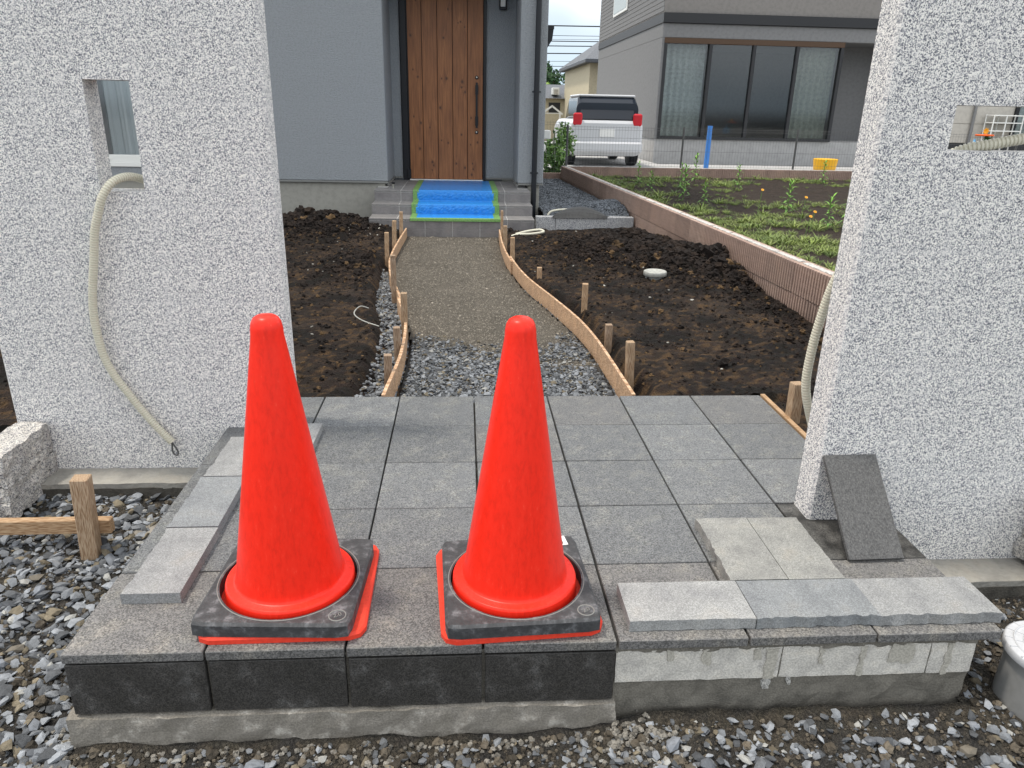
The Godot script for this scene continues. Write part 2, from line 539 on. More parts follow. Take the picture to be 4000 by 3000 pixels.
	M.door.albedo_texture = door_wood()
	M.door.roughness = 0.5
	M.steel = mat(Color(0.5, 0.48, 0.42), 0.3)
	M.steel.metallic = 1.0
	M.glass = StandardMaterial3D.new()
	M.glass.albedo_color = Color(0.2, 0.24, 0.26, 0.12)
	M.glass.transparency = BaseMaterial3D.TRANSPARENCY_ALPHA
	M.glass.roughness = 0.02
	M.curtain = mat(Color(0.5, 0.56, 0.58), 0.9)
	M.far_grey = mat(Color(0.22, 0.22, 0.222), 0.85, t_fineg, 0.6)
	M.far_taupe = mat(Color(0.26, 0.243, 0.228), 0.85, t_fineg, 0.6)
	M.far_dark = mat(Color(0.03, 0.031, 0.034), 0.5)
	M.far_brown = mat(Color(0.09, 0.055, 0.035), 0.7)
	M.beige = mat(Color(0.5, 0.47, 0.42), 0.8, t_fineg, 0.5)
	M.cream = mat(Color(0.6, 0.53, 0.38), 0.8, t_fineg, 0.5)
	M.curtain_green = mat(Color(0.36, 0.42, 0.4), 0.9, t_soft, 1.0)
	M.curtain_sage = mat(Color(0.25, 0.29, 0.25), 0.9, t_soft, 1.0)
	M.slate_roof = mat(Color(0.16, 0.17, 0.19), 0.7, t_soft, 1.0)
	M.slab_ground = mat(Color(0.46, 0.455, 0.45), 0.9, t_fineg, 0.3)
	M.ground = mat(Color(0.13, 0.12, 0.1), 0.95, t_soft, 0.2)
	M.car = mat(Color(0.52, 0.53, 0.55), 0.3)
	M.car.clearcoat_enabled = true
	M.car.clearcoat = 0.8
	M.car_glass = mat(Color(0.02, 0.025, 0.035), 0.08)
	M.lamp_red = mat(Color(0.5, 0.02, 0.03), 0.2)
	M.bark = mat(Color(0.12, 0.09, 0.065), 0.9)
	M.lid = mat(Color(0.52, 0.53, 0.55), 0.5, t_fineg, 2.0)
	M.black_sheet = mat(Color(0.05, 0.05, 0.05), 0.55, t_soft, 2.0)
	M.plain_yellow = mat(Color(0.75, 0.4, 0.02), 0.5)
	M.plain_orange = mat(Color(0.65, 0.1, 0.01), 0.5)
	M.plain_blue = mat(Color(0.06, 0.22, 0.6), 0.5)
	M.plain_lightblue = mat(Color(0.15, 0.42, 0.72), 0.5)
	M.plain_green = mat(Color(0.03, 0.13, 0.03), 0.5)
	M.soft_tex = t_soft

func door_wood() -> ImageTexture:
	var w := 384
	var h := 768
	var im := Image.create(w, h, false, Image.FORMAT_RGB8)
	var n1 := FastNoiseLite.new()
	n1.seed = 71; n1.frequency = 1.0; n1.fractal_octaves = 3
	var n2 := FastNoiseLite.new()
	n2.seed = 72; n2.frequency = 1.0; n2.fractal_octaves = 4
	var r := RandomNumberGenerator.new()
	r.seed = 73
	var knots := []
	for i in 34:
		knots.append([r.randi_range(0, 4), r.randf_range(0.15, 0.85), r.randf_range(0.02, 0.98), r.randf_range(0.006, 0.014)])
	var bounds := [0.0, 0.188, 0.391, 0.593, 0.791, 1.0]
	for x in w:
		var u := (x + 0.5) / w
		var b := 0
		while b < 4 and u > bounds[b + 1]:
			b += 1
		for y in h:
			var t := (y + 0.5) / h
			var X := u * 0.94
			var Y := t * 2.2
			var warp := 0.0
			var dark := 0.0
			for k in knots:
				if k[0] != b: continue
				var kx: float = (bounds[b] + k[1] * (bounds[b + 1] - bounds[b])) * 0.94
				var dx := X - kx
				var dy: float = Y - k[2] * 2.2
				if absf(dy) > 0.16 or absf(dx) > 0.06: continue
				var e := exp(-(dx * dx) / 0.0006 - (dy * dy) / 0.004)
				warp += e * signf(dx) * 0.02
				var rr: float = k[3]
				dark += exp(-(dx * dx + dy * dy * 0.6) / (rr * rr))
			var s := n1.get_noise_2d((X + warp) * 55.0 + b * 31.0, Y * 1.6)
			var f := n2.get_noise_2d((X + warp) * 260.0 + b * 17.0, Y * 6.0)
			var br := n2.get_noise_2d(X * 9.0 + 40.0 + b * 7.0, Y * 2.2)
			var q := 0.5 + 0.5 * s + 0.28 * f + 0.35 * br
			var c := Color(0.46, 0.28, 0.155).lerp(Color(0.65, 0.425, 0.25), clampf(q, 0, 1))
			c = c.lerp(Color(0.2, 0.11, 0.06), clampf(dark * 0.8, 0, 0.85))
			im.set_pixel(x, y, c)
	return ImageTexture.create_from_image(im)

# ------------------------------------------------------------------ layout
const P := 0.303
var FL := [[-6.80, 0.262], [-6.723, 0.264], [-6.105, 0.256], [-5.438, 0.253], [-5.054, 0.259], [-4.751, 0.27], [-4.22, 0.324], [-3.892, 0.378], [-3.544, 0.441], [-3.187, 0.498], [-2.961, 0.538], [-2.715, 0.567], [-2.425, 0.582], [-2.111, 0.587], [-1.918, 0.581], [-1.744, 0.571], [-1.52, 0.559]]
var FR := [[-6.80, 1.258], [-6.664, 1.253], [-5.879, 1.236], [-5.297, 1.24], [-4.883, 1.255], [-4.402, 1.285], [-4.052, 1.322], [-3.77, 1.366], [-3.514, 1.412], [-3.182, 1.466], [-2.932, 1.503], [-2.765, 1.525], [-2.518, 1.543], [-2.296, 1.552], [-2.052, 1.555], [-1.875, 1.556], [-1.69, 1.557], [-1.52, 1.558]]
var n_big := FastNoiseLite.new()
var n_mid := FastNoiseLite.new()
var n_small := FastNoiseLite.new()

func curve_x(f: Array, z: float) -> float:
	if z <= f[0][0]: return f[0][1]
	for i in f.size() - 1:
		if z <= f[i + 1][0]:
			var t: float = (z - f[i][0]) / (f[i + 1][0] - f[i][0])
			return lerpf(f[i][1], f[i + 1][1], t)
	return f[f.size() - 1][1]

func yt(z: float) -> float:
	return 0.11 * (z + 1.515) / 5.285

func wall_x(z: float) -> float:
	return 3.032 + 0.054 * (z + 2.973)

func bump2(x: float, z: float, cx: float, cz: float, sx: float, sz: float) -> float:
	return exp(-pow((x - cx) / sx, 2) - pow((z - cz) / sz, 2))

func pileness(x: float, z: float) -> float:
	var p := bump2(x, z, 2.35, -5.3, 0.55, 0.75) + 0.9 * bump2(x, z, 2.75, -4.3, 0.35, 0.55) + 0.3 * bump2(x, z, 2.8, -3.1, 0.25, 0.8)
	p += bump2(x, z, -0.75, -6.9, 0.75, 0.7) + 0.6 * bump2(x, z, 0.05, -4.6, 0.3, 0.5) * (1.0 if x < 0.2 else 0.0)
	return clampf(p, 0.0, 1.2)

func soil_y(x: float, z: float) -> float:
	var xl := curve_x(FL, z)
	var xr := curve_x(FR, z)
	var top := yt(z) - 0.025
	var y: float
	var edge := 0.025 * n_mid.get_noise_2d(x * 3.0, z * 3.0)
	if z > -1.53 or (x < xl and z < -6.85) :
		y = top - 0.02
	elif x < xl:
		var wdt := 0.06 + 0.10 * smoothstep(-4.6, -3.3, z)
		var t := smoothstep(wdt - 0.02, wdt + 0.05, xl - x + edge)
		y = lerpf(top - 0.08, top, t)
	elif x > xr:
		var wdt := 0.05 + 0.06 * smoothstep(-4.6, -3.3, z)
		var t := smoothstep(wdt - 0.02, wdt + 0.05, x - xr + edge)
		y = lerpf(top - 0.09, top + 0.03 * smoothstep(1.9, 2.8, x), t)
	else:
		y = top - 0.13
	var pl := pileness(x, z)
	var out_t := 1.0 if (x < xl - 0.15 or x > xr + 0.15) else 0.25
	y += pl * 0.13 * out_t - 0.06 * smoothstep(2.45, 2.95, x) * smoothstep(-4.2, -3.4, z)
	y += (0.016 + 0.028 * pl) * n_mid.get_noise_2d(x * 4.0, z * 4.0) * out_t
	y += (0.012 + 0.024 * pl) * n_small.get_noise_2d(x * 16.0, z * 16.0)
	y += 0.02 * n_big.get_noise_2d(x, z) * out_t
	return y

func soil_col(x: float, z: float, _y: float) -> Color:
	var dark := Color(0.014, 0.0095, 0.0075)
	var brown := Color(0.062, 0.039, 0.026)
	var ochre := Color(0.17, 0.1, 0.045)
	var a := n_mid.get_noise_2d(x * 2.2 + 40.0, z * 2.2)
	var b := n_small.get_noise_2d(x * 14.0, z * 14.0 + 9.0)
	var pl := pileness(x, z)
	var c := dark.lerp(brown, clampf(0.5 + a * 1.1 + b * 0.6 - pl * 0.55, 0.0, 1.0))
	var fl := clampf((b - 0.3 + 0.4 * a - 0.3 * pl + 0.12 * smoothstep(-4.0, -2.0, z)) * 3.5, 0.0, 0.9)
	var dry := clampf((n_big.get_noise_2d(x * 1.6 + 20.0, z * 1.6) + 0.5 * a - 0.15) * 2.0 - pl * 1.5, 0.0, 0.75)
	c = c.lerp(Color(0.085, 0.06, 0.044) * (1.0 + 0.5 * b), dry)
	return c.lerp(ochre, fl)

func path_y(x: float, z: float) -> float:
	return yt(z) - 0.098 + 0.006 * n_mid.get_noise_2d(x * 3.0, z * 3.0) + 0.003 * n_small.get_noise_2d(x * 20.0, z * 20.0)

# 1 where the sand bed lies, 0 where bare crushed stone shows
func sandness(x: float, z: float) -> float:
	var edge := -2.62 + 0.2 * cos((x - 1.1) * 4.6) + 0.14 * n_mid.get_noise_2d(x * 3.0 + 5.0, z * 2.0) + 0.1 * n_small.get_noise_2d(x * 9.0, z * 9.0)
	var s := smoothstep(edge + 0.2, edge - 0.2, z)
	s = maxf(s, 0.9 * bump2(x, z, 1.42, -2.25, 0.2, 0.09))
	return s

func street_y(x: float, z: float) -> float:
	return -0.243 - 0.02 * smoothstep(0.15, 0.6, z) + 0.012 * n_mid.get_noise_2d(x * 5.0, z * 5.0) + 0.006 * n_small.get_noise_2d(x * 22.0, z * 22.0) + 0.035 * bump2(x, z, -0.5, -1.05, 0.35, 0.25) + 0.036 * smoothstep(1.1, 1.35, x) * smoothstep(0.3, 0.06, z)

func lot_y(x: float, z: float) -> float:
	return 0.07 + 0.02 * n_big.get_noise_2d(x + 9.0, z) + 0.01 * n_mid.get_noise_2d(x * 3.0, z * 3.0)

# ------------------------------------------------------------------ scene
func _ready() -> void:
	rng.seed = 4711
	n_big.seed = 1; n_big.frequency = 0.6
	n_mid.seed = 2; n_mid.frequency = 1.0; n_mid.fractal_octaves = 3
	n_small.seed = 3; n_small.frequency = 1.0; n_small.fractal_octaves = 3
	var cam := Camera3D.new()
	cam.name = "camera"
	cam.position = Vector3(0.866, 1.114, 1.329)
	cam.rotation_degrees = Vector3(-20.415, -4.034, 1.249)
	cam.fov = 55.02
	cam.near = 0.05
	cam.far = 400.0
	add_child(cam)
	var we := WorldEnvironment.new()
	we.name = "environment"
	var env := Environment.new()
	env.background_mode = Environment.BG_SKY
	var sky := Sky.new()
	var sm := ProceduralSkyMaterial.new()
	sm.sky_top_color = Color(0.6, 0.64, 0.69)
	sm.sky_horizon_color = Color(0.6, 0.685, 0.745)
	sm.ground_horizon_color = Color(0.5, 0.5, 0.48)
	sm.ground_bottom_color = Color(0.3, 0.29, 0.27)
	sm.sky_energy_multiplier = 1.0
	sm.sky_cover = cloud_cover()
	sm.sky_cover_modulate = Color(1, 1, 1, 1)
	sky.sky_material = sm
	env.sky = sky
	env.background_energy_multiplier = 1.0
	env.tonemap_mode = Environment.TONE_MAPPER_LINEAR
	env.tonemap_exposure = 1.6
	env.sdfgi_enabled = true
	env.ssao_enabled = true
	env.ssil_enabled = true
	we.environment = env
	add_child(we)
	var sun := DirectionalLight3D.new()
	sun.name = "sun"
	sun.light_energy = 0.6
	sun.light_angular_distance = 6.0
	sun.light_color = Color(1.0, 0.965, 0.91)
	sun.shadow_enabled = true
	add_child(sun)
	sun.look_at_from_position(Vector3(-3.2, 9.0, -0.5), Vector3.ZERO)

	make_materials()
	build_ground()
	build_paving()
	build_gate_walls()
	build_house()
	build_steps()
	build_block_walls()
	build_lot()
	build_background()
	build_forms()
	build_soil_bits()
	build_slabs()
	build_cones()
	build_conduits()
	build_gravel()

func cloud_cover() -> ImageTexture:
	var w := 512
	var h := 256
	var im := Image.create(w, h, false, Image.FORMAT_RGBA8)
	var nz := FastNoiseLite.new()
	nz.seed = 21
	nz.frequency = 1.1
	nz.fractal_octaves = 5
	for x in w:
		var lon := TAU * x / w
		for y in h:
			var lat := PI * (0.5 - (y + 0.5) / h)
			var d := Vector3(cos(lat) * sin(lon), sin(lat), cos(lat) * cos(lon))
			var q := d
			q.y *= 2.2
			var n := nz.get_noise_3dv(q * 1.3) + 0.5 * nz.get_noise_3dv(q * 4.0 + Vector3(5, 5, 5))
			var a := clampf(0.62 + n * 0.9, 0.0, 1.0)
			if lat < 0.14: a *= clampf(lat / 0.14, 0.0, 1.0) * 0.9 + 0.1
			if lat < 0.0: a = 0.0
			im.set_pixel(x, y, Color(0.985, 0.975, 0.955, a))
	return ImageTexture.create_from_image(im)

func build_ground() -> void:
	var far := MB.new()
	far.quad(Vector3(-160, -0.46, -200), Vector3(160, -0.46, -200), Vector3(160, -0.46, 60), Vector3(-160, -0.46, 60), Vector3(0, -5, 0))
	structure("ground", far.mesh(), M.ground)
	var skip := func(x: float, z: float) -> bool:
		if x > -0.01 and x < 2.16 and z > -1.535: return true
		if z > -1.33 and x < 0.05: return true
		if x > wall_x(z) - 0.02: return true
		if z > -0.64: return true
		if z < -6.85 and z > -8.8 and x > -0.12 and x < 1.63: return true
		if z < -7.06 and x > 1.4: return true
		return z < -7.84
	structure("soil", sheet(-2.4, 3.25, -7.9, -0.6, 0.017, soil_y, soil_col, skip), M.soil)
	# path bed between the form boards
	var ps := func(x: float, z: float) -> bool:
		return x < curve_x(FL, z) + 0.002 or x > curve_x(FR, z) - 0.002
	var pc := func(x: float, z: float, _y: float) -> Color:
		var s := sandness(x, z)
		var q := n_small.get_noise_2d(x * 30.0, z * 30.0) * 0.5 + n_mid.get_noise_2d(x * 2.0, z * 2.0) * 0.4
		var sand := Color(0.26, 0.23, 0.188) * (1.0 + 0.45 * q)
		return Color(0.085, 0.085, 0.084).lerp(sand, s)
	structure("path", sheet(0.2, 1.6, -6.82, -1.51, 0.02, path_y, pc, ps), M.soil)
	# the street side ground of crushed stone and dirt
	var ss := func(x: float, z: float) -> bool:
		return x > 0.01 and x < 2.06 and z < 0.0
	var sc := func(x: float, z: float, _y: float) -> Color:
		var q := n_mid.get_noise_2d(x * 4.0, z * 4.0) + 0.6 * n_small.get_noise_2d(x * 24.0, z * 24.0)
		return Color(0.07, 0.066, 0.06).lerp(Color(0.13, 0.112, 0.085), clampf(0.4 + q, 0, 1))
	structure("street_ground", sheet(-2.6, 4.2, -1.3, 1.6, 0.022, street_y, sc, ss), M.soil)

func build_paving() -> void:
	var pv := structure("paving")
	var th := 0.024
	# bedding under the tiles: joints look down on it
	var bed := MB.new()
	bed.box(Vector3(0.012, -0.245, -1.505), Vector3(1.2, -th - 0.002, -0.02))
	bed.box(Vector3(1.2, -0.245, -1.505), Vector3(2.07, -th - 0.002, -0.04))
	part(pv, "bedding", bed.mesh(), M.mortar_dark)
	var r := RandomNumberGenerator.new()
	r.seed = 12
	for k in 5:
		for j in 7:
			var x0 := j * P
			var wx := P - 0.006
			var wz := P - 0.004
			var zc := -(k + 0.5) * P
			var t := part(pv, "tile", cbox(wx, th, wz, 0.0018), M["tile%d" % (r.randi_range(0, 5) if k > 0 else r.randi_range(6, 8))] if not (j == 6 and k == 1) else M.tile_darker, Vector3(x0 + P * 0.5 + r.randf_range(-0.0008, 0.0008), -th * 0.5 + r.randf_range(-0.0006, 0.0006), zc + r.randf_range(-0.0006, 0.0006)))
			t.rotation = Vector3(r.randf_range(-0.002, 0.002), r.randf_range(-0.0022, 0.0022), r.randf_range(-0.002, 0.002))
	# dark riser tiles of the low front step
	for j in 4:
		var t := part(pv, "riser_tile", cbox(P - 0.008, 0.135, 0.02, 0.0015), M.riser, Vector3(j * P + P * 0.5 + 0.001, -0.0965 - 0.001 * j, -0.014 - 0.001 * (j % 2)))
		t.rotation = Vector3(0.0, r.randf_range(-0.003, 0.003), r.randf_range(-0.003, 0.003))
	# footing below: bare concrete on the left, white blocks on the right
	part(pv, "concrete_base", rough_box(Vector3(1.23, 0.15, 0.07), 0.02, 0.008, 5, 12.0), M.mortar_wet, Vector3(0.603, -0.244, -0.028))
	var bw := [0.445, 0.405, 0.1]
	var xx := 1.212
	for i in 3:
		var w: float = [0.392, 0.36, 0.112][i]
		part(pv, "concrete_block", rough_box(Vector3(w - 0.004, 0.088, 0.1), 0.02, 0.003, 20 + i, 40.0), M.block_white, Vector3(xx + w * 0.5, -0.084, -0.066))
		xx += w
	part(pv, "block_base", rough_box(Vector3(0.86, 0.16, 0.1), 0.025, 0.008, 31, 16.0), M.mortar_dark, Vector3(1.642, -0.208, -0.07))
	part(pv, "mortar_bed", rough_box(Vector3(0.87, 0.018, 0.07), 0.012, 0.008, 33, 30.0), M.mortar_dark, Vector3(1.64, -0.034, -0.05))
	# cement runs down the white blocks
	for d in [[1.34, 0.016, 0.03, 0], [1.425, 0.02, 0.04, 0], [1.545, 0.016, 0.03, 0], [1.58, 0.024, 0.088, 0], [1.578, 0.018, 0.03, 1], [1.632, 0.008, 0.02, 1], [1.8, 0.013, 0.088, 0], [1.895, 0.06, 0.05, 0], [2.01, 0.014, 0.088, 0], [1.7, 0.012, 0.05, 0]]:
		part(pv, "cement_run", rough_box(Vector3(d[1], d[2], 0.004), 0.006, 0.008, int(d[0] * 100), 40.0, false, Vector3(1, 1, 0.1)), M.cement_brown if d[3] == 0 else M.cement_run, Vector3(d[0], (-0.041 if d[3] == 0 else -0.129) - d[2] * 0.5, -0.0155 if d[3] == 0 else -0.018))
	# footings of the gate walls
	structure("wall_footing", rough_box(Vector3(0.66, 0.03, 0.25), 0.03, 0.004, 41, 12.0), M.concrete, Vector3(-0.33, -0.176, -1.21))
	structure("wall_footing_base", rough_box(Vector3(0.67, 0.18, 0.25), 0.03, 0.006, 47, 12.0), M.footing_dark, Vector3(-0.33, -0.27, -1.208))
	structure("wall_footing", rough_box(Vector3(0.9, 0.03, 0.26), 0.03, 0.004, 43, 12.0), M.concrete, Vector3(2.53, -0.161, -0.52))
	structure("wall_footing_base", rough_box(Vector3(0.9, 0.18, 0.26), 0.03, 0.006, 48, 12.0), M.footing_dark, Vector3(2.53, -0.255, -0.518))
	structure("mortar_ledge", rough_box(Vector3(0.24, 0.07, 0.11), 0.02, 0.012, 45, 16.0), M.mortar_wet, Vector3(-0.12, -0.262, -0.905))

func build_gate_walls() -> void:
	# left wall with an upright slot, built as four prisms round the opening
	for side in 2:
		var w := thing("gate_wall", "speckled pale granite gate wall with an upright slot and a hanging hose" if side == 0 else "speckled pale granite gate wall with a wide low slot, behind the leaning dark tile", "wall")
		var x0: float = [-0.736, 1.876][side]
		var x1: float = [0.245, 2.86][side]
		var y0: float = [-0.17, -0.155][side]
		var y1 := 1.62
		var z1: float = [-1.209, -0.507][side]
		var z0 := z1 - 0.1
		var a0: float = [-0.306, 2.06][side]
		var a1: float = [-0.166, 2.395][side]
		var b0: float = [0.838, 1.04][side]
		var b1: float = [1.175, 1.146][side]
		# wall slab as one mesh with rounded vertical edges and the slot cut through
		var m := MB.new()
		var rr := 0.008
		var xs := [x0, x0 + rr, a0, a1, x1 - rr, x1]
		var ys := [y0, b0, b1, y1 - rr, y1]
		for i in 5:
			for j in 4:
				if i == 2 and j == 1: continue
				for s in 2:
					var zf := z1 if s == 0 else z0
					var sg := 1.0 if s == 0 else -1.0
					var q := []
					for c in [[i, j], [i + 1, j], [i + 1, j + 1], [i, j + 1]]:
						var zz: float = zf
						if c[0] == 0 or c[0] == 5 or c[1] == 4: zz = zf - sg * rr
						q.append(Vector3(xs[c[0]], ys[c[1]], zz))
					m.quad(q[0], q[1], q[2], q[3], Vector3(q[0].x, q[0].y, zf - sg))
		for s in 2:
			var xx: float = [x0, x1][s]
			m.quad(Vector3(xx, y0, z0 + rr), Vector3(xx, y0, z1 - rr), Vector3(xx, y1, z1 - rr), Vector3(xx, y1, z0 + rr), Vector3((x0 + x1) * 0.5, 0, z0))
			var aa: float = [a0, a1][s]
			m.quad(Vector3(aa, b0, z0), Vector3(aa, b0, z1), Vector3(aa, b1, z1), Vector3(aa, b1, z0), Vector3(aa + (-1.0 if s == 0 else 1.0), b0, z0))
			var bb: float = [b0, b1][s]
			m.quad(Vector3(a0, bb, z0), Vector3(a1, bb, z0), Vector3(a1, bb, z1), Vector3(a0, bb, z1), Vector3(a0, bb + (-1.0 if s == 0 else 1.0), z0))
			var yy: float = [y0, y1][s]
			var ri := rr if s == 1 else 0.0
			m.quad(Vector3(x0, yy, z0 + ri), Vector3(x1, yy, z0 + ri), Vector3(x1, yy, z1 - ri), Vector3(x0, yy, z1 - ri), Vector3(x0, 0, z0))
		part(w, "panel", m.mesh(), M.granite)
	# low stacks of split granite strips beside the walls
	for side in 2:
		var st := thing("stone_stack", "low stack of split granite strips left of the hose wall" if side == 0 else "split granite strips at the right picture edge against the wall", "stone wall")
		var xa: float = [-0.74, 2.55][side]
		var zc: float = [-1.055, -0.4][side]
		var y := -0.2 if side == 0 else -0.13
		for i in 3:
			var h: float = [0.062, 0.055, 0.115][i]
			part(st, "stone", rough_box(Vector3(0.11 + 0.008 * (2 - i), h - 0.003, 0.29 + 0.012 * (2 - i) if side == 0 else 0.2), 0.012, 0.012, 60 + i + side * 7, 18.0), M.granite_split, Vector3(xa + 0.055 + 0.004 * i, y + h * 0.5, zc))
			y += h

func build_house() -> void:
	var h := thing("house", "blue-grey stucco house with a recessed wooden front door", "house")
	var zf := -7.8
	var zd := -8.737
	var top := 6.0
	# stucco walls
	bx(h, "wall", Vector3(-7.0, 0.283, zf - 0.18), Vector3(-3.29, top, zf), M.stucco, 0.006)
	bx(h, "wall", Vector3(-3.29, 0.283, zf - 0.18), Vector3(-1.6, 0.404, zf), M.stucco, 0.0)
	bx(h, "wall", Vector3(-3.29, 2.0, zf - 0.18), Vector3(-1.6, top, zf), M.stucco, 0.0)
	bx(h, "wall", Vector3(-1.6, 0.283, zf - 0.18), Vector3(-0.02, top, zf), M.stucco, 0.008)
	bx(h, "wall", Vector3(1.524, 0.283, zf - 0.3), Vector3(1.83, 2.6, zf), M.stucco, 0.008)
	bx(h, "wall", Vector3(-0.018, 2.6, zf - 0.3), Vector3(1.832, top, zf - 0.002), M.stucco, 0.008)
	bx(h, "wall", Vector3(-0.17, 0.265, zd - 0.2), Vector3(-0.022, 2.6, zf - 0.181), M.stucco, 0.004)
	bx(h, "wall", Vector3(1.526, 0.265, zd - 0.2), Vector3(1.828, 2.6, zf - 0.302), M.stucco, 0.004)
	bx(h, "wall", Vector3(-0.022, 0.265, zd - 0.18), Vector3(0.09, 2.6, zd), M.stucco, 0.0)
	bx(h, "wall", Vector3(1.165, 0.265, zd - 0.18), Vector3(1.526, 2.6, zd), M.stucco, 0.0)
	bx(h, "wall", Vector3(0.09, 2.5, zd - 0.18), Vector3(1.165, 2.6, zd), M.stucco, 0.0)
	bx(h, "wall", Vector3(1.65, 0.283, -14.0), Vector3(1.826, top, zd - 0.2), M.stucco, 0.0)
	bx(h, "wall", Vector3(-7.0, -0.4, -14.2), Vector3(1.82, top, -14.0), M.stucco, 0.0)
	bx(h, "porch_ceiling", Vector3(-0.16, 2.6, zd - 0.18), Vector3(1.82, 2.7, zf - 0.302), M.white_frame, 0.0)
	bx(h, "roof", Vector3(-7.4, top, -14.6), Vector3(2.2, top + 0.2, zf + 0.35), M.slate_roof, 0.01)
	# drip strips and foundation
	for a in [[-7.0, -0.022, zf - 0.03, zf + 0.006], [1.526, 1.834, zf - 0.03, zf + 0.006]]:
		bx(h, "drip_strip", Vector3(a[0], 0.262, a[2]), Vector3(a[1], 0.2815, a[3]), M.flash, 0.002)
	for a in [[-0.02, 0.09], [1.165, 1.524]]:
		bx(h, "drip_strip", Vector3(a[0], 0.243, zd - 0.02), Vector3(a[1], 0.263, zd + 0.008), M.flash, 0.002)
	bx(h, "drip_strip", Vector3(-0.035, 0.243, zd + 0.01), Vector3(-0.012, 0.263, zf - 0.04), M.flash, 0.002)
	bx(h, "drip_strip", Vector3(1.516, 0.243, zd + 0.01), Vector3(1.539, 0.263, zf - 0.04), M.flash, 0.002)
	bx(h, "foundation", Vector3(-7.0, -0.42, zf - 0.16), Vector3(-0.06, 0.26, zf - 0.035), M.foundation, 0.004)
	bx(h, "foundation", Vector3(1.655, -0.42, zf - 0.16), Vector3(1.79, 0.26, zf - 0.04), M.foundation, 0.004)
	bx(h, "foundation", Vector3(1.655, -0.42, -14.0), Vector3(1.78, 0.26, zf - 0.161), M.foundation, 0.004)
	# door
	var d := Node3D.new()
	d.name = "door"
	h.add_child(d)
	d.position = Vector3(0.186, 0.225, zd)
	bx(d, "frame", Vector3(-0.085, 0.0, -0.06), Vector3(-0.012, 2.275, 0.03), M.black, 0.003)
	bx(d, "frame", Vector3(0.945, 0.0, -0.06), Vector3(0.978, 2.275, 0.03), M.black, 0.003)
	bx(d, "frame", Vector3(-0.085, 2.2765, -0.06), Vector3(0.978, 2.33, 0.03), M.black, 0.003)
	bx(d, "leaf_core", Vector3(-0.01, 0.012, -0.05), Vector3(0.943, 2.27, -0.004), M.black, 0.0)
	var bo := [0.0, 0.177, 0.367, 0.557, 0.743, 0.94]
	for i in 5:
		var m := MB.new()
		var x0: float = bo[i] + 0.0025
		var x1: float = bo[i + 1] - 0.0025
		m.box(Vector3(x0 + 0.003, 0.016, -0.004), Vector3(x1 - 0.003, 2.265, 0.012))
		m.quad(Vector3(x0, 0.016, 0.006), Vector3(x0 + 0.003, 0.016, 0.012), Vector3(x0 + 0.003, 2.265, 0.012), Vector3(x0, 2.265, 0.006), Vector3(x0 + 0.05, 1, -0.05))
		m.quad(Vector3(x1, 0.016, 0.006), Vector3(x1 - 0.003, 0.016, 0.012), Vector3(x1 - 0.003, 2.265, 0.012), Vector3(x1, 2.265, 0.006), Vector3(x1 - 0.05, 1, -0.05))
		for k in m.uv.size():
			m.uv[k] = Vector2(m.uv[k].x / 0.94, 1.0 - m.uv[k].y / 2.27)
		part(d, "plank", m.mesh(), M.door)
	bx(d, "threshold", Vector3(-0.005, -0.004, 0.0), Vector3(0.945, 0.011, 0.05), M.white_frame, 0.002)
	var hd := MB.new()
	hd.box(Vector3(-0.013, 0.66, 0.05), Vector3(0.013, 1.2, 0.072))
	hd.box(Vector3(-0.019, 0.69, 0.048), Vector3(0.019, 0.8, 0.076))
	hd.box(Vector3(-0.019, 1.06, 0.048), Vector3(0.019, 1.17, 0.076))
	hd.box(Vector3(-0.01, 0.72, 0.012), Vector3(0.01, 0.75, 0.05))
	hd.box(Vector3(-0.01, 1.11, 0.012), Vector3(0.01, 1.14, 0.05))
	part(d, "handle", hd.mesh(), M.black, Vector3(0.86, -0.003, 0.0))
	for y in [1.257, 0.604]:
		var ring := lathe([Vector2(0, 0.012), Vector2(0.019, 0.012), Vector2(0.019, 0.012), Vector2(0.022, 0.008), Vector2(0.022, 0.0)], 20)
		part(d, "lock", ring, M.black, Vector3(0.86, y, 0.012), Basis(Vector3.RIGHT, PI / 2))
		part(d, "lock_face", lathe([Vector2(0, 0.004), Vector2(0.009, 0.004), Vector2(0.011, 0.0)], 16), M.steel, Vector3(0.86, y, 0.0245), Basis(Vector3.RIGHT, PI / 2))
	bx(d, "hinge", Vector3(-0.035, 0.02, 0.031), Vector3(0.012, 0.14, 0.05), M.black, 0.004)
	# street window behind the slot of the left gate wall
	var w := Node3D.new()
	w.name = "window"
	h.add_child(w)
	w.position = Vector3(-3.285, 0.404, zf)
	bx(w, "frame", Vector3(0.0, 0.0, -0.08), Vector3(1.68, 0.05, 0.02), M.white_frame, 0.004)
	bx(w, "frame", Vector3(0.0, 0.051, -0.08), Vector3(1.68, 0.13, 0.006), M.white_frame, 0.004)
	bx(w, "frame", Vector3(0.0, 0.131, -0.08), Vector3(0.05, 1.53, 0.006), M.white_frame, 0.004)
	bx(w, "frame", Vector3(1.63, 0.131, -0.08), Vector3(1.68, 1.53, 0.006), M.white_frame, 0.004)
	bx(w, "frame", Vector3(0.0, 1.531, -0.08), Vector3(1.68, 1.59, 0.006), M.white_frame, 0.004)
	bx(w, "gasket", Vector3(0.051, 0.131, -0.06), Vector3(0.068, 1.53, -0.012), M.black, 0.0)
	bx(w, "latch", Vector3(0.075, 0.075, 0.0065), Vector3(0.12, 0.092, 0.014), M.white_frame, 0.002)
	bx(w, "pane", Vector3(0.069, 0.131, -0.04), Vector3(1.629, 1.53, -0.034), M.glass, 0.0)
	var cu := MB.new()
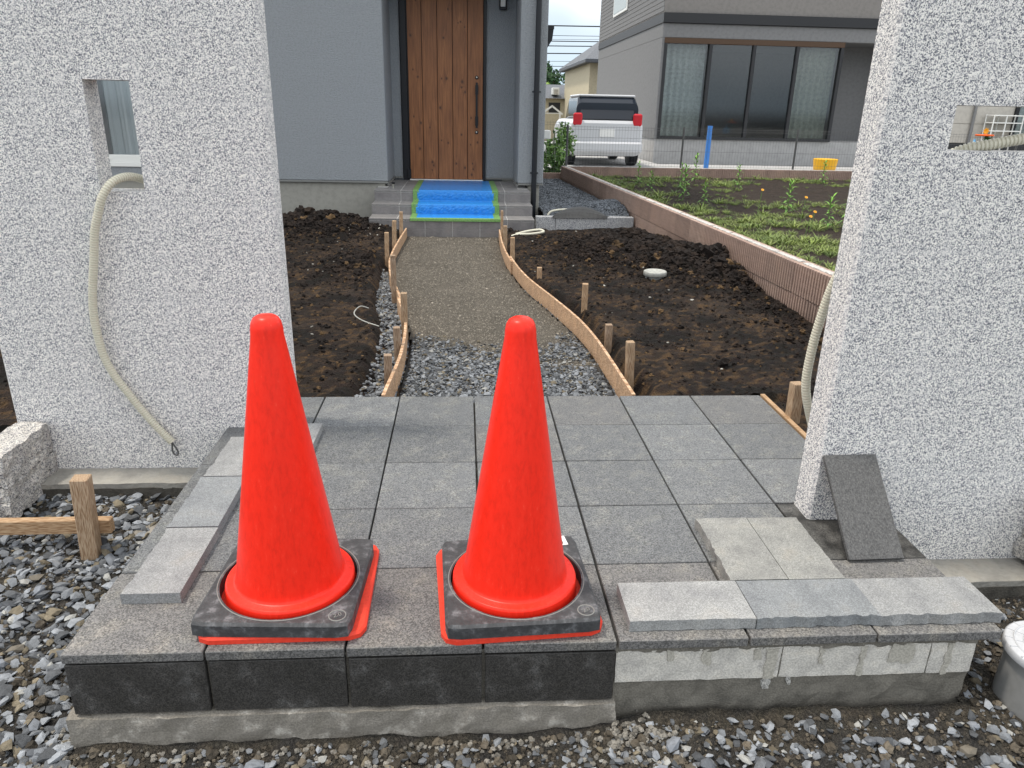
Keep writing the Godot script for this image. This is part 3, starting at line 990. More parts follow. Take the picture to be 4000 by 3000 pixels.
	for i in 60:
		var a := 1.56 * i / 60.0
		var b := 1.56 * (i + 1) / 60.0
		var fz := func(q: float) -> float: return -0.16 + 0.022 * sin(q * 38.0) + 0.01 * sin(q * 91.0)
		cu.quad(Vector3(0.07 + a, 0.08, fz.call(a)), Vector3(0.07 + b, 0.08, fz.call(b)), Vector3(0.07 + b, 1.56, fz.call(b)), Vector3(0.07 + a, 1.56, fz.call(a)), Vector3(0, 0, -5))
	part(w, "curtain", cu.mesh(), M.curtain)
	# down pipe, lamp and side fittings
	var dp := part(h, "downpipe", tube([Vector3(0, -0.1, 0), Vector3(0, 1.5, 0), Vector3(0, 3.2, 0), Vector3(0, 5.9, 0)], 0.031, 16), M.navy, Vector3(1.715, 0.0, zf + 0.06))
	for y in [0.41, 1.31, 2.6]:
		part(dp, "clamp", lathe([Vector2(0.03, -0.012), Vector2(0.037, -0.012), Vector2(0.037, -0.012), Vector2(0.037, 0.012), Vector2(0.037, 0.012), Vector2(0.03, 0.012)], 16), M.navy, Vector3(0, y, 0))
		bx(dp, "clamp_ear", Vector3(-0.05, y - 0.008, -0.02), Vector3(0.05, y + 0.008, -0.008), M.navy, 0.002)
	var lamp := bx(h, "wall_lamp", Vector3(1.318, 2.252, zd), Vector3(1.405, 2.56, zd + 0.06), M.black, 0.006)
	part(lamp, "diffuser", cbox(0.06, 0.26, 0.03, 0.006), M.white_frame, Vector3(0.0, 0.006, 0.046))
	var aw := MB.new()
	aw.quad(Vector3(1.83, 2.13, -9.5), Vector3(2.085, 2.13, -9.5), Vector3(2.07, 2.0, -9.5), Vector3(1.83, 1.62, -9.5), Vector3(1.9, 2, -9.6))
	aw.box(Vector3(1.83, 2.131, -10.6), Vector3(2.09, 2.17, -9.49))
	aw.quad(Vector3(2.085, 2.13, -9.5), Vector3(2.07, 2.0, -9.5), Vector3(2.07, 2.0, -10.6), Vector3(2.085, 2.13, -10.6), Vector3(1.8, 2, -10))
	part(h, "side_awning", aw.mesh(), M.navy)
	var mbx := bx(h, "meter_box", Vector3(1.83, 0.735, -9.62), Vector3(2.092, 0.853, -9.45), M.white_frame, 0.01)
	part(h, "meter", lathe([Vector2(0, 0.08), Vector2(0.06, 0.075), Vector2(0.075, 0.05), Vector2(0.075, 0)], 20), M.white_frame, Vector3(1.96, 0.62, -9.55), Basis(Vector3.RIGHT, PI / 2))

func build_steps() -> void:
	var s := thing("entrance_steps", "grey tiled entrance steps with three risers below the wooden door", "steps")
	var xs := [-0.145, 0.157, 0.456, 0.754, 1.053, 1.353, 1.65]
	var zr := [-6.82, -7.13, -7.43]
	var yy := [-0.012, 0.102, 0.222]
	var g2 := 0.004
	for k in 3:
		var yb: float = -0.3 if k == 0 else yy[k - 1]
		var back: float = zr[k + 1] if k < 2 else -8.72
		bx(s, "grout_core", Vector3(xs[0] + 0.004, yb - 0.02, back - 0.02 if k < 2 else -8.72), Vector3(xs[6] - 0.004, yy[k] - 0.003, zr[k] - 0.004), M.grout, 0.0)
		for c in 6:
			var x0: float = xs[c] + g2 * 0.6
			var x1: float = xs[c + 1] - g2 * 0.6
			if c == 0: x0 = xs[0]
			if c == 5: x1 = xs[6]
			# riser tiles
			if k == 0:
				bx(s, "riser_tile", Vector3(x0, -0.3, zr[0] - 0.012), Vector3(x1, -0.128, zr[0]), M.steptile, 0.0015)
				bx(s, "riser_tile", Vector3(x0, -0.126, zr[0] - 0.012), Vector3(x1, yy[0] - 0.026, zr[0]), M.steptile, 0.0015)
			else:
				bx(s, "riser_tile", Vector3(x0, yy[k - 1] + 0.001, zr[k] - 0.012), Vector3(x1, yy[k] - 0.026, zr[k]), M.steptile, 0.0015)
			# tread tiles with a nosing
			if k < 2:
				bx(s, "tread_tile", Vector3(x0, yy[k] - 0.021, back + 0.001), Vector3(x1, yy[k], zr[k] + 0.004), M.steptop, 0.003)
			else:
				bx(s, "tread_tile", Vector3(x0, yy[2] - 0.021, -7.73), Vector3(x1, yy[2], zr[2] + 0.004), M.steptop, 0.003)
				if c > 0 and c < 5 or true:
					var z := -7.734
					while z > -8.7:
						var z0 := maxf(z - 0.296, -8.72)
						var xa := maxf(x0, -0.02)
						var xb := minf(x1, 1.522)
						if z < -7.8 + 0.2:
							bx(s, "tread_tile", Vector3(xa, yy[2] - 0.02, z0), Vector3(xb, yy[2] - 0.0005, z), M.steptop, 0.002)
						z -= 0.3
	# blue sheet taped over the steps
	var t := thing("blue_sheet", "bright blue protective sheet taped over the entrance steps", "plastic sheet")
	var prof := [Vector2(-8.69, 0.224), Vector2(-7.424, 0.2255), Vector2(-7.421, 0.222), Vector2(-7.42, 0.107), Vector2(-7.412, 0.1045), Vector2(-7.124, 0.1055), Vector2(-7.121, 0.102), Vector2(-7.119, -0.006), Vector2(-7.11, -0.0085), Vector2(-6.814, -0.0075), Vector2(-6.811, -0.011), Vector2(-6.808, -0.04)]
	part(t, "sheet", tarp(prof, 0.345, 1.222, true), M.blue, Vector3(0, 0.001, 0.001))
	part(t, "tape", tarp(prof, 0.296, 0.362, false), M.tape, Vector3(0, 0.0035, 0.0035))
	part(t, "tape", tarp(prof, 1.205, 1.274, false), M.tape, Vector3(0, 0.0035, 0.0035))
	part(t, "tape", tarp([Vector2(-6.835, -0.0075), Vector2(-6.814, -0.0075), Vector2(-6.81, -0.012), Vector2(-6.808, -0.042)], 0.297, 1.273, false), M.tape, Vector3(0, 0.0052, 0.0055))
	# stopper post on the porch
	var sp := thing("door_stop", "small steel post with a black cap on the porch", "door stop", Vector3(0.053, 0.222, -7.66))
	part(sp, "post", lathe([Vector2(0.012, 0.0), Vector2(0.012, 0.045)], 14), M.steel)
	part(sp, "cap", lathe([Vector2(0.0, 0.066), Vector2(0.019, 0.066), Vector2(0.021, 0.063), Vector2(0.021, 0.046), Vector2(0.0, 0.0455)], 16), M.black)

func tarp(prof: Array, x0: float, x1: float, folds: bool) -> ArrayMesh:
	var nz := FastNoiseLite.new()
	nz.seed = 5
	nz.frequency = 4.0
	var pts := []
	for i in prof.size() - 1:
		var a: Vector2 = prof[i]
		var b: Vector2 = prof[i + 1]
		var L := a.distance_to(b)
		var nn := maxi(1, int(L / 0.009)) if L < 0.6 else int(L / 0.03)
		for k in nn:
			pts.append(a.lerp(b, float(k) / nn))
	pts.append(prof[prof.size() - 1])
	var nx := 110 if folds else 6
	var P3 := []
	var mid := (x0 + x1) * 0.5
	for q in pts:
		var riser: bool = (q.y > 0.0 and q.y < 0.1) or (q.y > 0.108 and q.y < 0.22)
		var fr: float = fposmod((q.y - 0.0) / 0.115, 1.0)
		for i in nx + 1:
			var x := lerpf(x0, x1, float(i) / nx)
			var d := 0.0
			if folds:
				var base: float = 0.105 if q.y > 0.103 else -0.009
				var hgt: float = clampf((q.y - base) / 0.115, 0.0, 1.0)
				var amp: float = sin(PI * hgt) if riser else 0.0
				var sl: float = (x - mid) * 1.4
				var ph: float = hgt * 2.4 + absf(sl) * 3.0 * (1.0 if hgt < 1.1 else 1.0)
				var wr := nz.get_noise_2d((absf(x - mid) * 3.0 - hgt * 1.3) * 2.6 + signf(x - mid) * 7.0, hgt * 0.5 + q.y * 3.0)
				d = amp * (0.003 + 0.015 * maxf(0.0, wr + 0.25))
				d += 0.0012 * (1.0 + nz.get_noise_2d(x * 2.0, q.x * 3.0)) if not riser else 0.0
			if riser:
				P3.append(Vector3(x, q.y, q.x + d))
			else:
				P3.append(Vector3(x, q.y + d, q.x))
	var st := SurfaceTool.new()
	st.begin(Mesh.PRIMITIVE_TRIANGLES)
	st.set_smooth_group(0)
	for p in P3:
		st.add_vertex(p)
	for j in pts.size() - 1:
		for i in nx:
			var o := j * (nx + 1) + i
			for k in [o, o + 1, o + nx + 1, o + 1, o + nx + 2, o + nx + 1]:
				st.add_index(k)
	st.generate_normals()
	return st.commit()

func ribbed_block(L: float, H: float, D: float) -> ArrayMesh:
	var m := MB.new()
	var ribs := 12
	var p := L / ribs
	var gd := 0.01
	var zf := D * 0.5
	m.box(Vector3(-L / 2, -H / 2, -D / 2), Vector3(L / 2, H / 2, zf - gd))
	for i in ribs:
		var x0 := -L / 2 + i * p + p * 0.2
		var x1 := -L / 2 + (i + 1) * p - p * 0.2
		var c := Vector3((x0 + x1) / 2, 0, zf - gd)
		var z0 := zf - gd
		var b := 0.002
		m.quad(Vector3(x0 + b, -H / 2, zf), Vector3(x1 - b, -H / 2, zf), Vector3(x1 - b, H / 2, zf), Vector3(x0 + b, H / 2, zf), c)
		m.quad(Vector3(x0, -H / 2, z0), Vector3(x0 + b, -H / 2, zf), Vector3(x0 + b, H / 2, zf), Vector3(x0, H / 2, z0), c)
		m.quad(Vector3(x1, -H / 2, z0), Vector3(x1 - b, -H / 2, zf), Vector3(x1 - b, H / 2, zf), Vector3(x1, H / 2, z0), c)
		m.quad(Vector3(x0, H / 2, z0), Vector3(x1, H / 2, z0), Vector3(x1 - b, H / 2, zf), Vector3(x0 + b, H / 2, zf), c)
	return m.mesh()

func build_block_walls() -> void:
	var bm := ribbed_block(0.396, 0.192, 0.12)
	var r := RandomNumberGenerator.new()
	r.seed = 90
	var w := thing("block_wall", "long brown ribbed block wall between the soil and the weedy lot", "wall")
	var dir := Vector3(-0.054, 0, -1).normalized()
	var nrm := Vector3(-1, 0, 0.054).normalized()
	var bs := Basis(Vector3.UP.cross(nrm), Vector3.UP, nrm)
	var start := Vector3(wall_x(-0.9), 0, -0.9)
	for i in 27:
		for c in 2:
			var o := start + dir * (0.4 * i + 0.2 + (0.2 if c == 1 else 0.0)) - nrm * (0.06 + (0.004 if c == 1 else 0.0))
			part(w, "block", bm, M.block[r.randi_range(0, 3)], o + Vector3.UP * (0.22 - 0.096 - 0.2 * c) + nrm * r.randf_range(-0.001, 0.001), bs)
	# white mortar filling the hollow tops, one run for each block
	for i in 27:
		var o := start + dir * (0.4 * i + 0.2) - nrm * 0.062
		part(w, "mortar_fill", rough_box(Vector3(0.37 + r.randf_range(-0.03, 0.03), 0.012, 0.045 + r.randf_range(-0.006, 0.006)), 0.02, 0.006, 300 + i, 30.0), M.mortar_white, o + Vector3.UP * 0.2195, bs)
	part(w, "mortar_core", cbox(10.7, 0.6, 0.07, 0.0), M.mortar_dark, start + dir * 5.45 - nrm * 0.064 + Vector3.UP * -0.09, bs)
	# cross wall at the back of the lot
	var x := thing("block_wall", "brown ribbed block wall across the back of the weedy lot", "wall")
	for i in 26:
		part(x, "block", bm, M.block[r.randi_range(0, 3)], Vector3(2.75 + 0.4 * i, 0.124, -11.72))
		part(x, "mortar_fill", rough_box(Vector3(0.385, 0.014, 0.07), 0.03, 0.004, 400 + i, 30.0), M.mortar_white, Vector3(2.75 + 0.4 * i, 0.219, -11.73))
	var lw := thing("block_wall", "short low brown ribbed wall at the end of the gravel strip", "wall")
	for i in 2:
		part(lw, "block", bm, M.block[i], Vector3(2.02 + 0.4 * i, 0.0, -11.9))
	# mesh fences on the back walls
	fence(Vector3(2.62, 0.215, -11.74), 10.2, 0.67, "dark wire mesh fence on the wall behind the weedy lot", "fence")
	fence(Vector3(1.86, 0.096, -11.93), 0.72, 0.85, "dark wire mesh fence beyond the gravel strip beside the house", "fence")

func fence(at: Vector3, length: float, height: float, label: String, cat: String) -> void:
	var f := thing("mesh_fence", label, cat, at)
	var x := 0.0
	while x < length:
		var L := minf(2.0, length - x)
		var m := MB.new()
		var k := int(L / 0.05)
		for i in k + 1:
			m.bar(Vector3(x + i * 0.05, 0.02, 0), Vector3(x + i * 0.05, height, 0.0), 0.0016, 3)
		for y in [0.03, 0.08, 0.28, 0.48, height - 0.06, height - 0.02]:
			m.bar(Vector3(x, y, 0.004), Vector3(x + L, y, 0.004), 0.0022, 3)
		part(f, "mesh_panel", m.mesh(), M.wire)
		part(f, "post", lathe([Vector2(0.0, height + 0.01), Vector2(0.018, height + 0.005), Vector2(0.018, 0.0)], 10), M.wire, Vector3(x + 0.02, 0, -0.03))
		x += 2.0

func leaf_strip(m: MB, base: Vector3, dir: Vector3, up: Vector3, L: float, w: float, droop: float, col: Color) -> void:
	m.col = col
	var side := dir.cross(up).normalized()
	var p0 := base
	var p1 := base + dir * L * 0.5 + up * L * 0.12
	var p2 := base + dir * L - up * L * droop
	m.tri(p0, p1 + side * w, p1 - side * w, p1 - up)
	m.tri(p1 + side * w, p1 - side * w, p2, p1 - up)

func weed(h: float, sd: int) -> Array:
	var r := RandomNumberGenerator.new()
	r.seed = sd
	var st := MB.new()
	var lf := MB.new()
	st.col = Color(0.1, 0.16, 0.04)
	st.bar(Vector3.ZERO, Vector3(r.randf_range(-0.02, 0.02), h, r.randf_range(-0.02, 0.02)), 0.004, 5)
	var nl := int(h / 0.011)
	for i in nl:
		var t := float(i) / nl
		var a := i * 2.4
		var L := lerpf(0.11, 0.07, t) * r.randf_range(0.7, 1.1) * (0.5 + h)
		var d := Vector3(cos(a), lerpf(0.1, 1.2, t * t), sin(a)).normalized()
		leaf_strip(lf, Vector3(0, h * (0.08 + 0.92 * t), 0), d, Vector3.UP, L * 1.25, L * 0.17, lerpf(0.3, 0.0, t), Color(0.12, 0.26, 0.04).lerp(Color(0.24, 0.48, 0.07), t * r.randf_range(0.5, 1.0)))
	return [st.mesh(), lf.mesh()]

func build_lot() -> void:
	var dens := func(x: float, z: float) -> float:
		var d := 0.26 + 1.3 * n_mid.get_noise_2d(x * 1.1 + 3.0, z * 1.1)
		# bare dug strip across the middle of the lot
		d -= 1.1 * bump2(x, z, 6.8, -9.0, 2.6, 1.3)
		d += 0.35 * smoothstep(1.4, 0.0, x - wall_x(z)) + 0.3 * smoothstep(-7.5, -5.0, z)
		return clampf(d, 0.0, 1.0)
	var lc := func(x: float, z: float, _y: float) -> Color:
		var q := 0.5 + 0.8 * n_small.get_noise_2d(x * 8.0, z * 8.0)
		var soil := Color(0.055, 0.039, 0.03).lerp(Color(0.105, 0.075, 0.054), clampf(q, 0, 1))
		return soil
	var sk := func(x: float, z: float) -> bool: return x < wall_x(z) + 0.1 or z < -11.66
	structure("lot_ground", sheet(2.5, 13.0, -11.8, -0.6, 0.06, lot_y, lc, sk), M.soil)
	# grass tufts
	var tuft := MB.new()
	for i in 16:
		var a := rng.randf() * TAU
		var L := rng.randf_range(0.5, 1.0)
		var d := Vector3(cos(a), rng.randf_range(0.6, 2.0), sin(a)).normalized()
		leaf_strip(tuft, Vector3(cos(a), 0, sin(a)) * rng.randf() * 0.25, d, Vector3(0, 1, 0) if d.y < 0.8 else Vector3(cos(a), 0, sin(a)) * -1.0, L, 0.035, 0.15, Color(1, 1, 1))
	var tm := tuft.mesh()
	var items := []
	var tries := 0
	while items.size() < 9000 and tries < 70000:
		tries += 1
		var z := rng.randf_range(-11.6, -3.0)
		var x := wall_x(z) + 0.12 + rng.randf() * 7.0
		if rng.randf() > dens.call(x, z): continue
		var s := rng.randf_range(0.025, 0.07) * (1.0 if rng.randf() > 0.1 else 1.8)
		var c := Color(0.075, 0.14, 0.025).lerp(Color(0.23, 0.3, 0.06), rng.randf()).lerp(Color(0.2, 0.17, 0.08), rng.randf() * 0.35)
		items.append([Vector3(x, lot_y(x, z) - 0.004, z), Vector3(s * 1.4, s, s * 1.4), c])
	scatter("lot_grass", "patchy green grass growing on the dark soil of the lot", "grass", tm, M.leaf, items, true)
	# taller weeds
	var spots := [[3.75, -8.4, 0.34], [4.05, -9.6, 0.3], [4.55, -10.6, 0.36], [3.55, -10.2, 0.26], [5.0, -9.9, 0.28], [4.55, -7.0, 0.3], [4.7, -5.9, 0.3], [4.42, -5.75, 0.26], [4.95, -5.85, 0.32], [6.2, -5.6, 0.26], [3.7, -7.4, 0.22], [4.4, -4.6, 0.16], [4.15, -3.9, 0.15], [5.75, -4.6, 0.2], [3.5, -9.2, 0.24], [6.8, -10.9, 0.3], [7.9, -11.1, 0.3]]
	var wm := [weed(0.32, 1), weed(0.26, 2), weed(0.18, 3)]
	var i := 0
	var where := ["tall bushy weed nearest the far corner of the brown wall", "leafy weed behind the tall one by the far corner", "upright weed against the back wall of the lot", "small weed in the lot's far left corner", "weed at the far edge of the bare soil", "bushy weed beside the yellow flowers, farther side", "middle one of three bright upright weeds in the lot", "left one of three bright upright weeds in the lot", "right one of three bright upright weeds in the lot", "bright round weed by the right gate wall", "low weed close behind the brown wall, farther half", "low bright weed behind the brown wall, middle", "low bright weed behind the brown wall, nearest", "low weed in the green patch near the right gate wall", "thin weed along the brown wall, far end", "weed by the back wall beside the bare soil", "weed by the back wall next to the right gate wall"]
	for s in spots:
		var t := thing("weed_plant", where[i], "weed", Vector3(s[0], lot_y(s[0], s[1]), s[1]), "tall weeds in the lot", i * 1.3)
		var v: Array = wm[0] if s[2] > 0.29 else wm[1] if s[2] > 0.21 else wm[2]
		var k: float = 1.2 * s[2] / [0.32, 0.26, 0.18][0 if s[2] > 0.29 else 1 if s[2] > 0.21 else 2]
		part(t, "stem", v[0], M.leaf, Vector3.ZERO, Basis().scaled(Vector3.ONE * k))
		part(t, "leaves", v[1], M.leaf, Vector3.ZERO, Basis().scaled(Vector3.ONE * k))
		i += 1
	# yellow flowers on thin stems
	var fm := MB.new()
	for a in 8:
		fm.col = Color(0.75, 0.38, 0.02)
		var q := TAU * a / 8.0
		var d := Vector3(cos(q), 0.35, sin(q)).normalized()
		leaf_strip(fm, Vector3.ZERO, d, Vector3.UP, 0.026, 0.009, 0.0, fm.col)
	fm.col = Color(0.5, 0.2, 0.01)
	fm.box(Vector3(-0.008, -0.004, -0.008), Vector3(0.008, 0.009, 0.008))
	var fmesh := fm.mesh()
	var sm := MB.new()
	sm.col = Color(0.12, 0.2, 0.05)
	sm.bar(Vector3.ZERO, Vector3(0.02, 1, 0.01), 0.003, 4)
	var smesh := sm.mesh()
	var fs := [[4.02, -6.55, 0.3], [4.3, -6.1, 0.27], [4.15, -5.55, 0.2], [4.02, -5.35, 0.18], [4.95, -6.15, 0.32], [5.2, -6.6, 0.36], [5.4, -6.5, 0.3], [5.6, -6.3, 0.28], [5.15, -5.95, 0.26]]
	for q in fs:
		var t := thing("yellow_flower", "orange-yellow wild flower on a thin stem in the lot", "flower", Vector3(q[0], lot_y(q[0], q[1]), q[1]), "yellow flowers in the lot")
		part(t, "stem", smesh, M.leaf, Vector3.ZERO, Basis().scaled(Vector3(1, q[2], 1)))
		part(t, "petals", fmesh, M.leaf, Vector3(0.02, q[2], 0.01), Basis(Vector3.RIGHT, 0.7).scaled(Vector3.ONE * 0.75))

func tree_crown(rad: Vector3, n: int, leaf: float, sd: int, c0: Color, c1: Color) -> ArrayMesh:
	var r := RandomNumberGenerator.new()
	r.seed = sd
	var m := MB.new()
	var clumps := []
	for i in 14:
		var d := Vector3(r.randfn(), r.randfn() * 0.9, r.randfn()).normalized() * r.randf_range(0.35, 0.95)
		clumps.append([d * rad, r.randf_range(0.25, 0.45)])
	for i in n:
		var cl: Array = clumps[r.randi_range(0, 13)]
		var o: Vector3 = cl[0] + Vector3(r.randfn(), r.randfn(), r.randfn()).normalized() * pow(r.randf(), 0.4) * float(cl[1]) * rad
		var a := Vector3(r.randfn(), r.randfn(), r.randfn()).normalized()
		var b := a.cross(Vector3(r.randfn(), r.randfn(), r.randfn())).normalized()
		m.col = c0.lerp(c1, r.randf())
		var L := leaf * r.randf_range(0.6, 1.3)
		m.tri(o - a * L, o + b * L * 0.5, o + a * L, o - a.cross(b))
		m.tri(o - a * L, o - b * L * 0.5, o + a * L, o - a.cross(b))
	return m.mesh()

func build_background() -> void:
	var sg := structure("parking_slab", null, null)
	bx(sg, "slab", Vector3(2.0, -0.3, -17.0), Vector3(16.0, -0.05, -12.4), M.slab_ground, 0.0)
	bx(sg, "slab", Vector3(2.0, -0.32, -30.0), Vector3(5.6, -0.056, -17.0), M.slab_ground, 0.0)
	# grey neighbour house
	var h := thing("neighbour_house", "grey neighbour house with tall dark-framed patio doors behind the lot", "house", Vector3(5.686, 0, -18.0))
	bx(h, "foundation", Vector3(0.02, -0.3, -9.0), Vector3(6.6, 0.5, -0.03), M.slab_ground, 0.0)
	bx(h, "wall", Vector3(0.0, 2.82, -9.0), Vector3(6.6, 3.14, 0.0), M.far_grey, 0.01)
	bx(h, "wall", Vector3(0.0, 0.5, -9.0), Vector3(0.06, 2.82, 0.0), M.far_grey, 0.0)
	bx(h, "wall", Vector3(4.56, 0.5, -1.4), Vector3(6.5, 2.82, -1.3), M.far_grey, 0.0)  # set back as an added recess so this stretch falls in shade
	bx(h, "wall", Vector3(4.5, 0.5, -1.3), Vector3(4.56, 2.82, -0.121), M.far_grey, 0.0)
	bx(h, "wall", Vector3(6.5, 0.5, -9.0), Vector3(6.6, 2.82, 0.0), M.far_grey, 0.0)
	bx(h, "wall", Vector3(0.0, 3.36, -9.0), Vector3(6.6, 6.4, 0.0), M.far_taupe, 0.01)
	bx(h, "balcony_band", Vector3(-0.02, 3.14, -9.0), Vector3(6.65, 3.36, 0.06), M.far_dark, 0.01)
	bx(h, "back_wall", Vector3(0.06, 0.5, -4.2), Vector3(6.5, 2.82, -4.0), M.far_taupe, 0.0)
	# lap boards of the upper front and of the side wall
	for i in 26:
		bx(h, "siding_board", Vector3(0.02, 3.9 + i * 0.09, 0.001), Vector3(6.58, 3.982 + i * 0.09, 0.014), M.far_taupe, 0.004)
		bx(h, "siding_board", Vector3(-0.014, 3.4 + i * 0.11, -8.98), Vector3(-0.001, 3.5 + i * 0.11, -0.02), M.far_grey, 0.004)
	var wn := Node3D.new()
	wn.name = "patio_door"
	h.add_child(wn)
	bx(wn, "frame", Vector3(0.06, 0.5, -0.12), Vector3(4.56, 0.56, 0.02), M.far_dark, 0.004)
	bx(wn, "frame", Vector3(0.06, 2.7, -0.12), Vector3(4.56, 2.82, 0.02), M.far_brown, 0.004)
	for i in 5:
		var x: float = [0.06, 1.18, 2.27, 3.36, 4.48][i]
		bx(wn, "frame", Vector3(x, 0.561, -0.1), Vector3(x + 0.08, 2.699, 0.015), M.far_dark, 0.004)
	for i in 4:
		var x: float = [0.14, 1.26, 2.35, 3.44][i]
		bx(wn, "pane", Vector3(x, 0.561, -0.05), Vector3(x + 1.01, 2.699, -0.044), M.glass, 0.0)
		if i == 0 or i == 3:
			var cu := MB.new()
			for k in 40:
				var a := x + 1.01 * k / 40.0
				var b := x + 1.01 * (k + 1) / 40.0
				cu.quad(Vector3(a, 0.57, -0.2 + 0.02 * sin(a * 40)), Vector3(b, 0.57, -0.2 + 0.02 * sin(b * 40)), Vector3(b, 2.69, -0.2 + 0.02 * sin(b * 40)), Vector3(a, 2.69, -0.2 + 0.02 * sin(a * 40)), Vector3(0, 0, -9))
			part(wn, "curtain", cu.mesh(), M.curtain_green if i == 0 else M.curtain_sage)
	var uw := Node3D.new()
	uw.name = "side_window"
	h.add_child(uw)
	bx(uw, "frame", Vector3(-0.05, 3.9, -6.4), Vector3(-0.015, 5.2, -4.3), M.white_frame, 0.01)
	bx(uw, "pane", Vector3(-0.058, 3.98, -6.3), Vector3(-0.052, 5.1, -4.4), M.curtain, 0.0)
	bx(h, "roof", Vector3(-0.4, 6.4, -9.4), Vector3(7.0, 6.6, 0.4), M.slate_roof, 0.01)
	# beige house seen through the slot of the right wall
	var b := thing("neighbour_house", "beige panelled house seen through the slot of the right gate wall", "house", Vector3(12.6, 0, -17.5))
	bx(b, "wall", Vector3(0, 0.55, -6.0), Vector3(5.0, 6.0, -0.02), M.beige, 0.0)
	for i in 5:
		for k in 4:
			bx(b, "wall_panel", Vector3(0.06 + k * 1.0, 0.56 + i * 0.455, -0.019), Vector3(1.05 + k * 1.0, 1.005 + i * 0.455, 0.0), M.beige, 0.004)
	bx(b, "foundation", Vector3(0.02, -0.3, -6.0), Vector3(5.0, 0.549, -0.05), M.far_dark, 0.0)
	part(b, "downpipe", tube([Vector3(0, -0.2, 0), Vector3(0, 1.0, 0), Vector3(0, 3.0, 0), Vector3(0, 5.9, 0)], 0.035, 12), M.far_grey, Vector3(0.98, 0, 0.05))
	var bw := Node3D.new()
	bw.name = "window"
	b.add_child(bw)
	bx(bw, "frame", Vector3(2.04, 0.6, -0.01), Vector3(2.14, 2.6, 0.05), M.black, 0.004)
	bx(bw, "frame", Vector3(2.141, 0.6, -0.01), Vector3(3.8, 0.66, 0.05), M.black, 0.004)
	bx(bw, "curtain", Vector3(2.141, 0.661, 0.002), Vector3(3.8, 2.6, 0.012), M.curtain_green, 0.0)
	bx(bw, "pane", Vector3(2.141, 0.661, 0.03), Vector3(3.8, 2.6, 0.036), M.glass, 0.0)
	var rk := thing("drying_rack", "white pipe rack against the beige house wall", "rack", Vector3(13.87, 0.0, -17.1))
	var rm := MB.new()
	for x in [0.0, 0.32, 0.75]:
		rm.bar(Vector3(x, -0.05, 0.0), Vector3(x, 1.22, 0.0), 0.016, 6)
		rm.bar(Vector3(x, -0.05, -0.3), Vector3(x, 1.24, -0.3), 0.016, 6)
		for y in [0.86, 1.05, 1.22]:
			rm.bar(Vector3(x, y, 0.0), Vector3(x, y, -0.3), 0.014, 6)
	part(rk, "post", rm.mesh(), M.white_frame)
	for y in [0.86, 1.05, 1.22]:
		bx(rk, "shelf", Vector3(-0.01, y - 0.012, -0.31), Vector3(0.76, y + 0.012, 0.018), M.white_frame, 0.004)
	var toy := thing("toy_flower", "orange and yellow toy flower fixed to the mesh fence", "toy", Vector3(9.9, 0.6, -11.62))
	var pt := MB.new()
	for k in 7:
		var q := TAU * k / 7.0
		leaf_strip(pt, Vector3(0, 0.33, 0), Vector3(cos(q), sin(q), 0.2).normalized(), Vector3(0, 0, 1), 0.065, 0.02, 0, Color(1, 1, 1))
	part(toy, "yellow_bloom", pt.mesh(), M.plain_yellow)
	part(toy, "orange_brim", lathe([Vector2(0, 0.28), Vector2(0.14, 0.275), Vector2(0.15, 0.255), Vector2(0.13, 0.245), Vector2(0, 0.25)], 20), M.plain_orange)
	var gl := MB.new()
	for k in 16:
		leaf_strip(gl, Vector3(rng.randf_range(-0.03, 0.03), 0.02 + k * 0.012, 0.02), Vector3(rng.randf_range(0.2, 1.0), rng.randf_range(0.2, 1.0), rng.randf_range(-0.3, 0.3)).normalized(), Vector3(0, 0, 1), 0.13, 0.018, 0, Color(1, 1, 1))
	part(toy, "leaves", gl.mesh(), M.plain_green)
	part(toy, "blue_body", lathe([Vector2(0.012, 0.2), Vector2(0.03, 0.1), Vector2(0.1, 0.06), Vector2(0.12, -0.06), Vector2(0.1, -0.1)], 14), M.plain_lightblue, Vector3(-0.16, 0, 0))
	# white car, seen from behind
	var c := thing("parked_car", "white hatchback parked behind the lot, seen from the rear", "car", Vector3(4.05, -0.05, -15.7))
	var cm := MB.new()
	var secs := [[0.0, 0.74, 0.32, 0.92], [-0.05, 0.8, 0.24, 0.98], [-0.5, 0.83, 0.2, 1.0], [-2.6, 0.83, 0.2, 0.98], [-3.2, 0.8, 0.22, 0.88], [-3.6, 0.7, 0.3, 0.74]]
	loft(cm, secs, 0.14)
	part(c, "body", cm.mesh(), M.car)
	var gh := MB.new()
	loft(gh, [[-0.12, 0.69, 0.98, 1.34], [-0.3, 0.66, 0.98, 1.49], [-1.7, 0.65, 0.98, 1.5], [-2.3, 0.62, 0.96, 1.2], [-2.6, 0.6, 0.95, 1.0]], 0.12)
	part(c, "cabin", gh.mesh(), M.car_glass)
	part(c, "roof", cbox(1.26, 0.05, 1.5, 0.02), M.car, Vector3(0, 1.49, -0.98))
	part(c, "rear_window", cbox(1.2, 0.4, 0.03, 0.012), M.car_glass, Vector3(0, 1.18, -0.13), Basis(Vector3.RIGHT, -0.35))
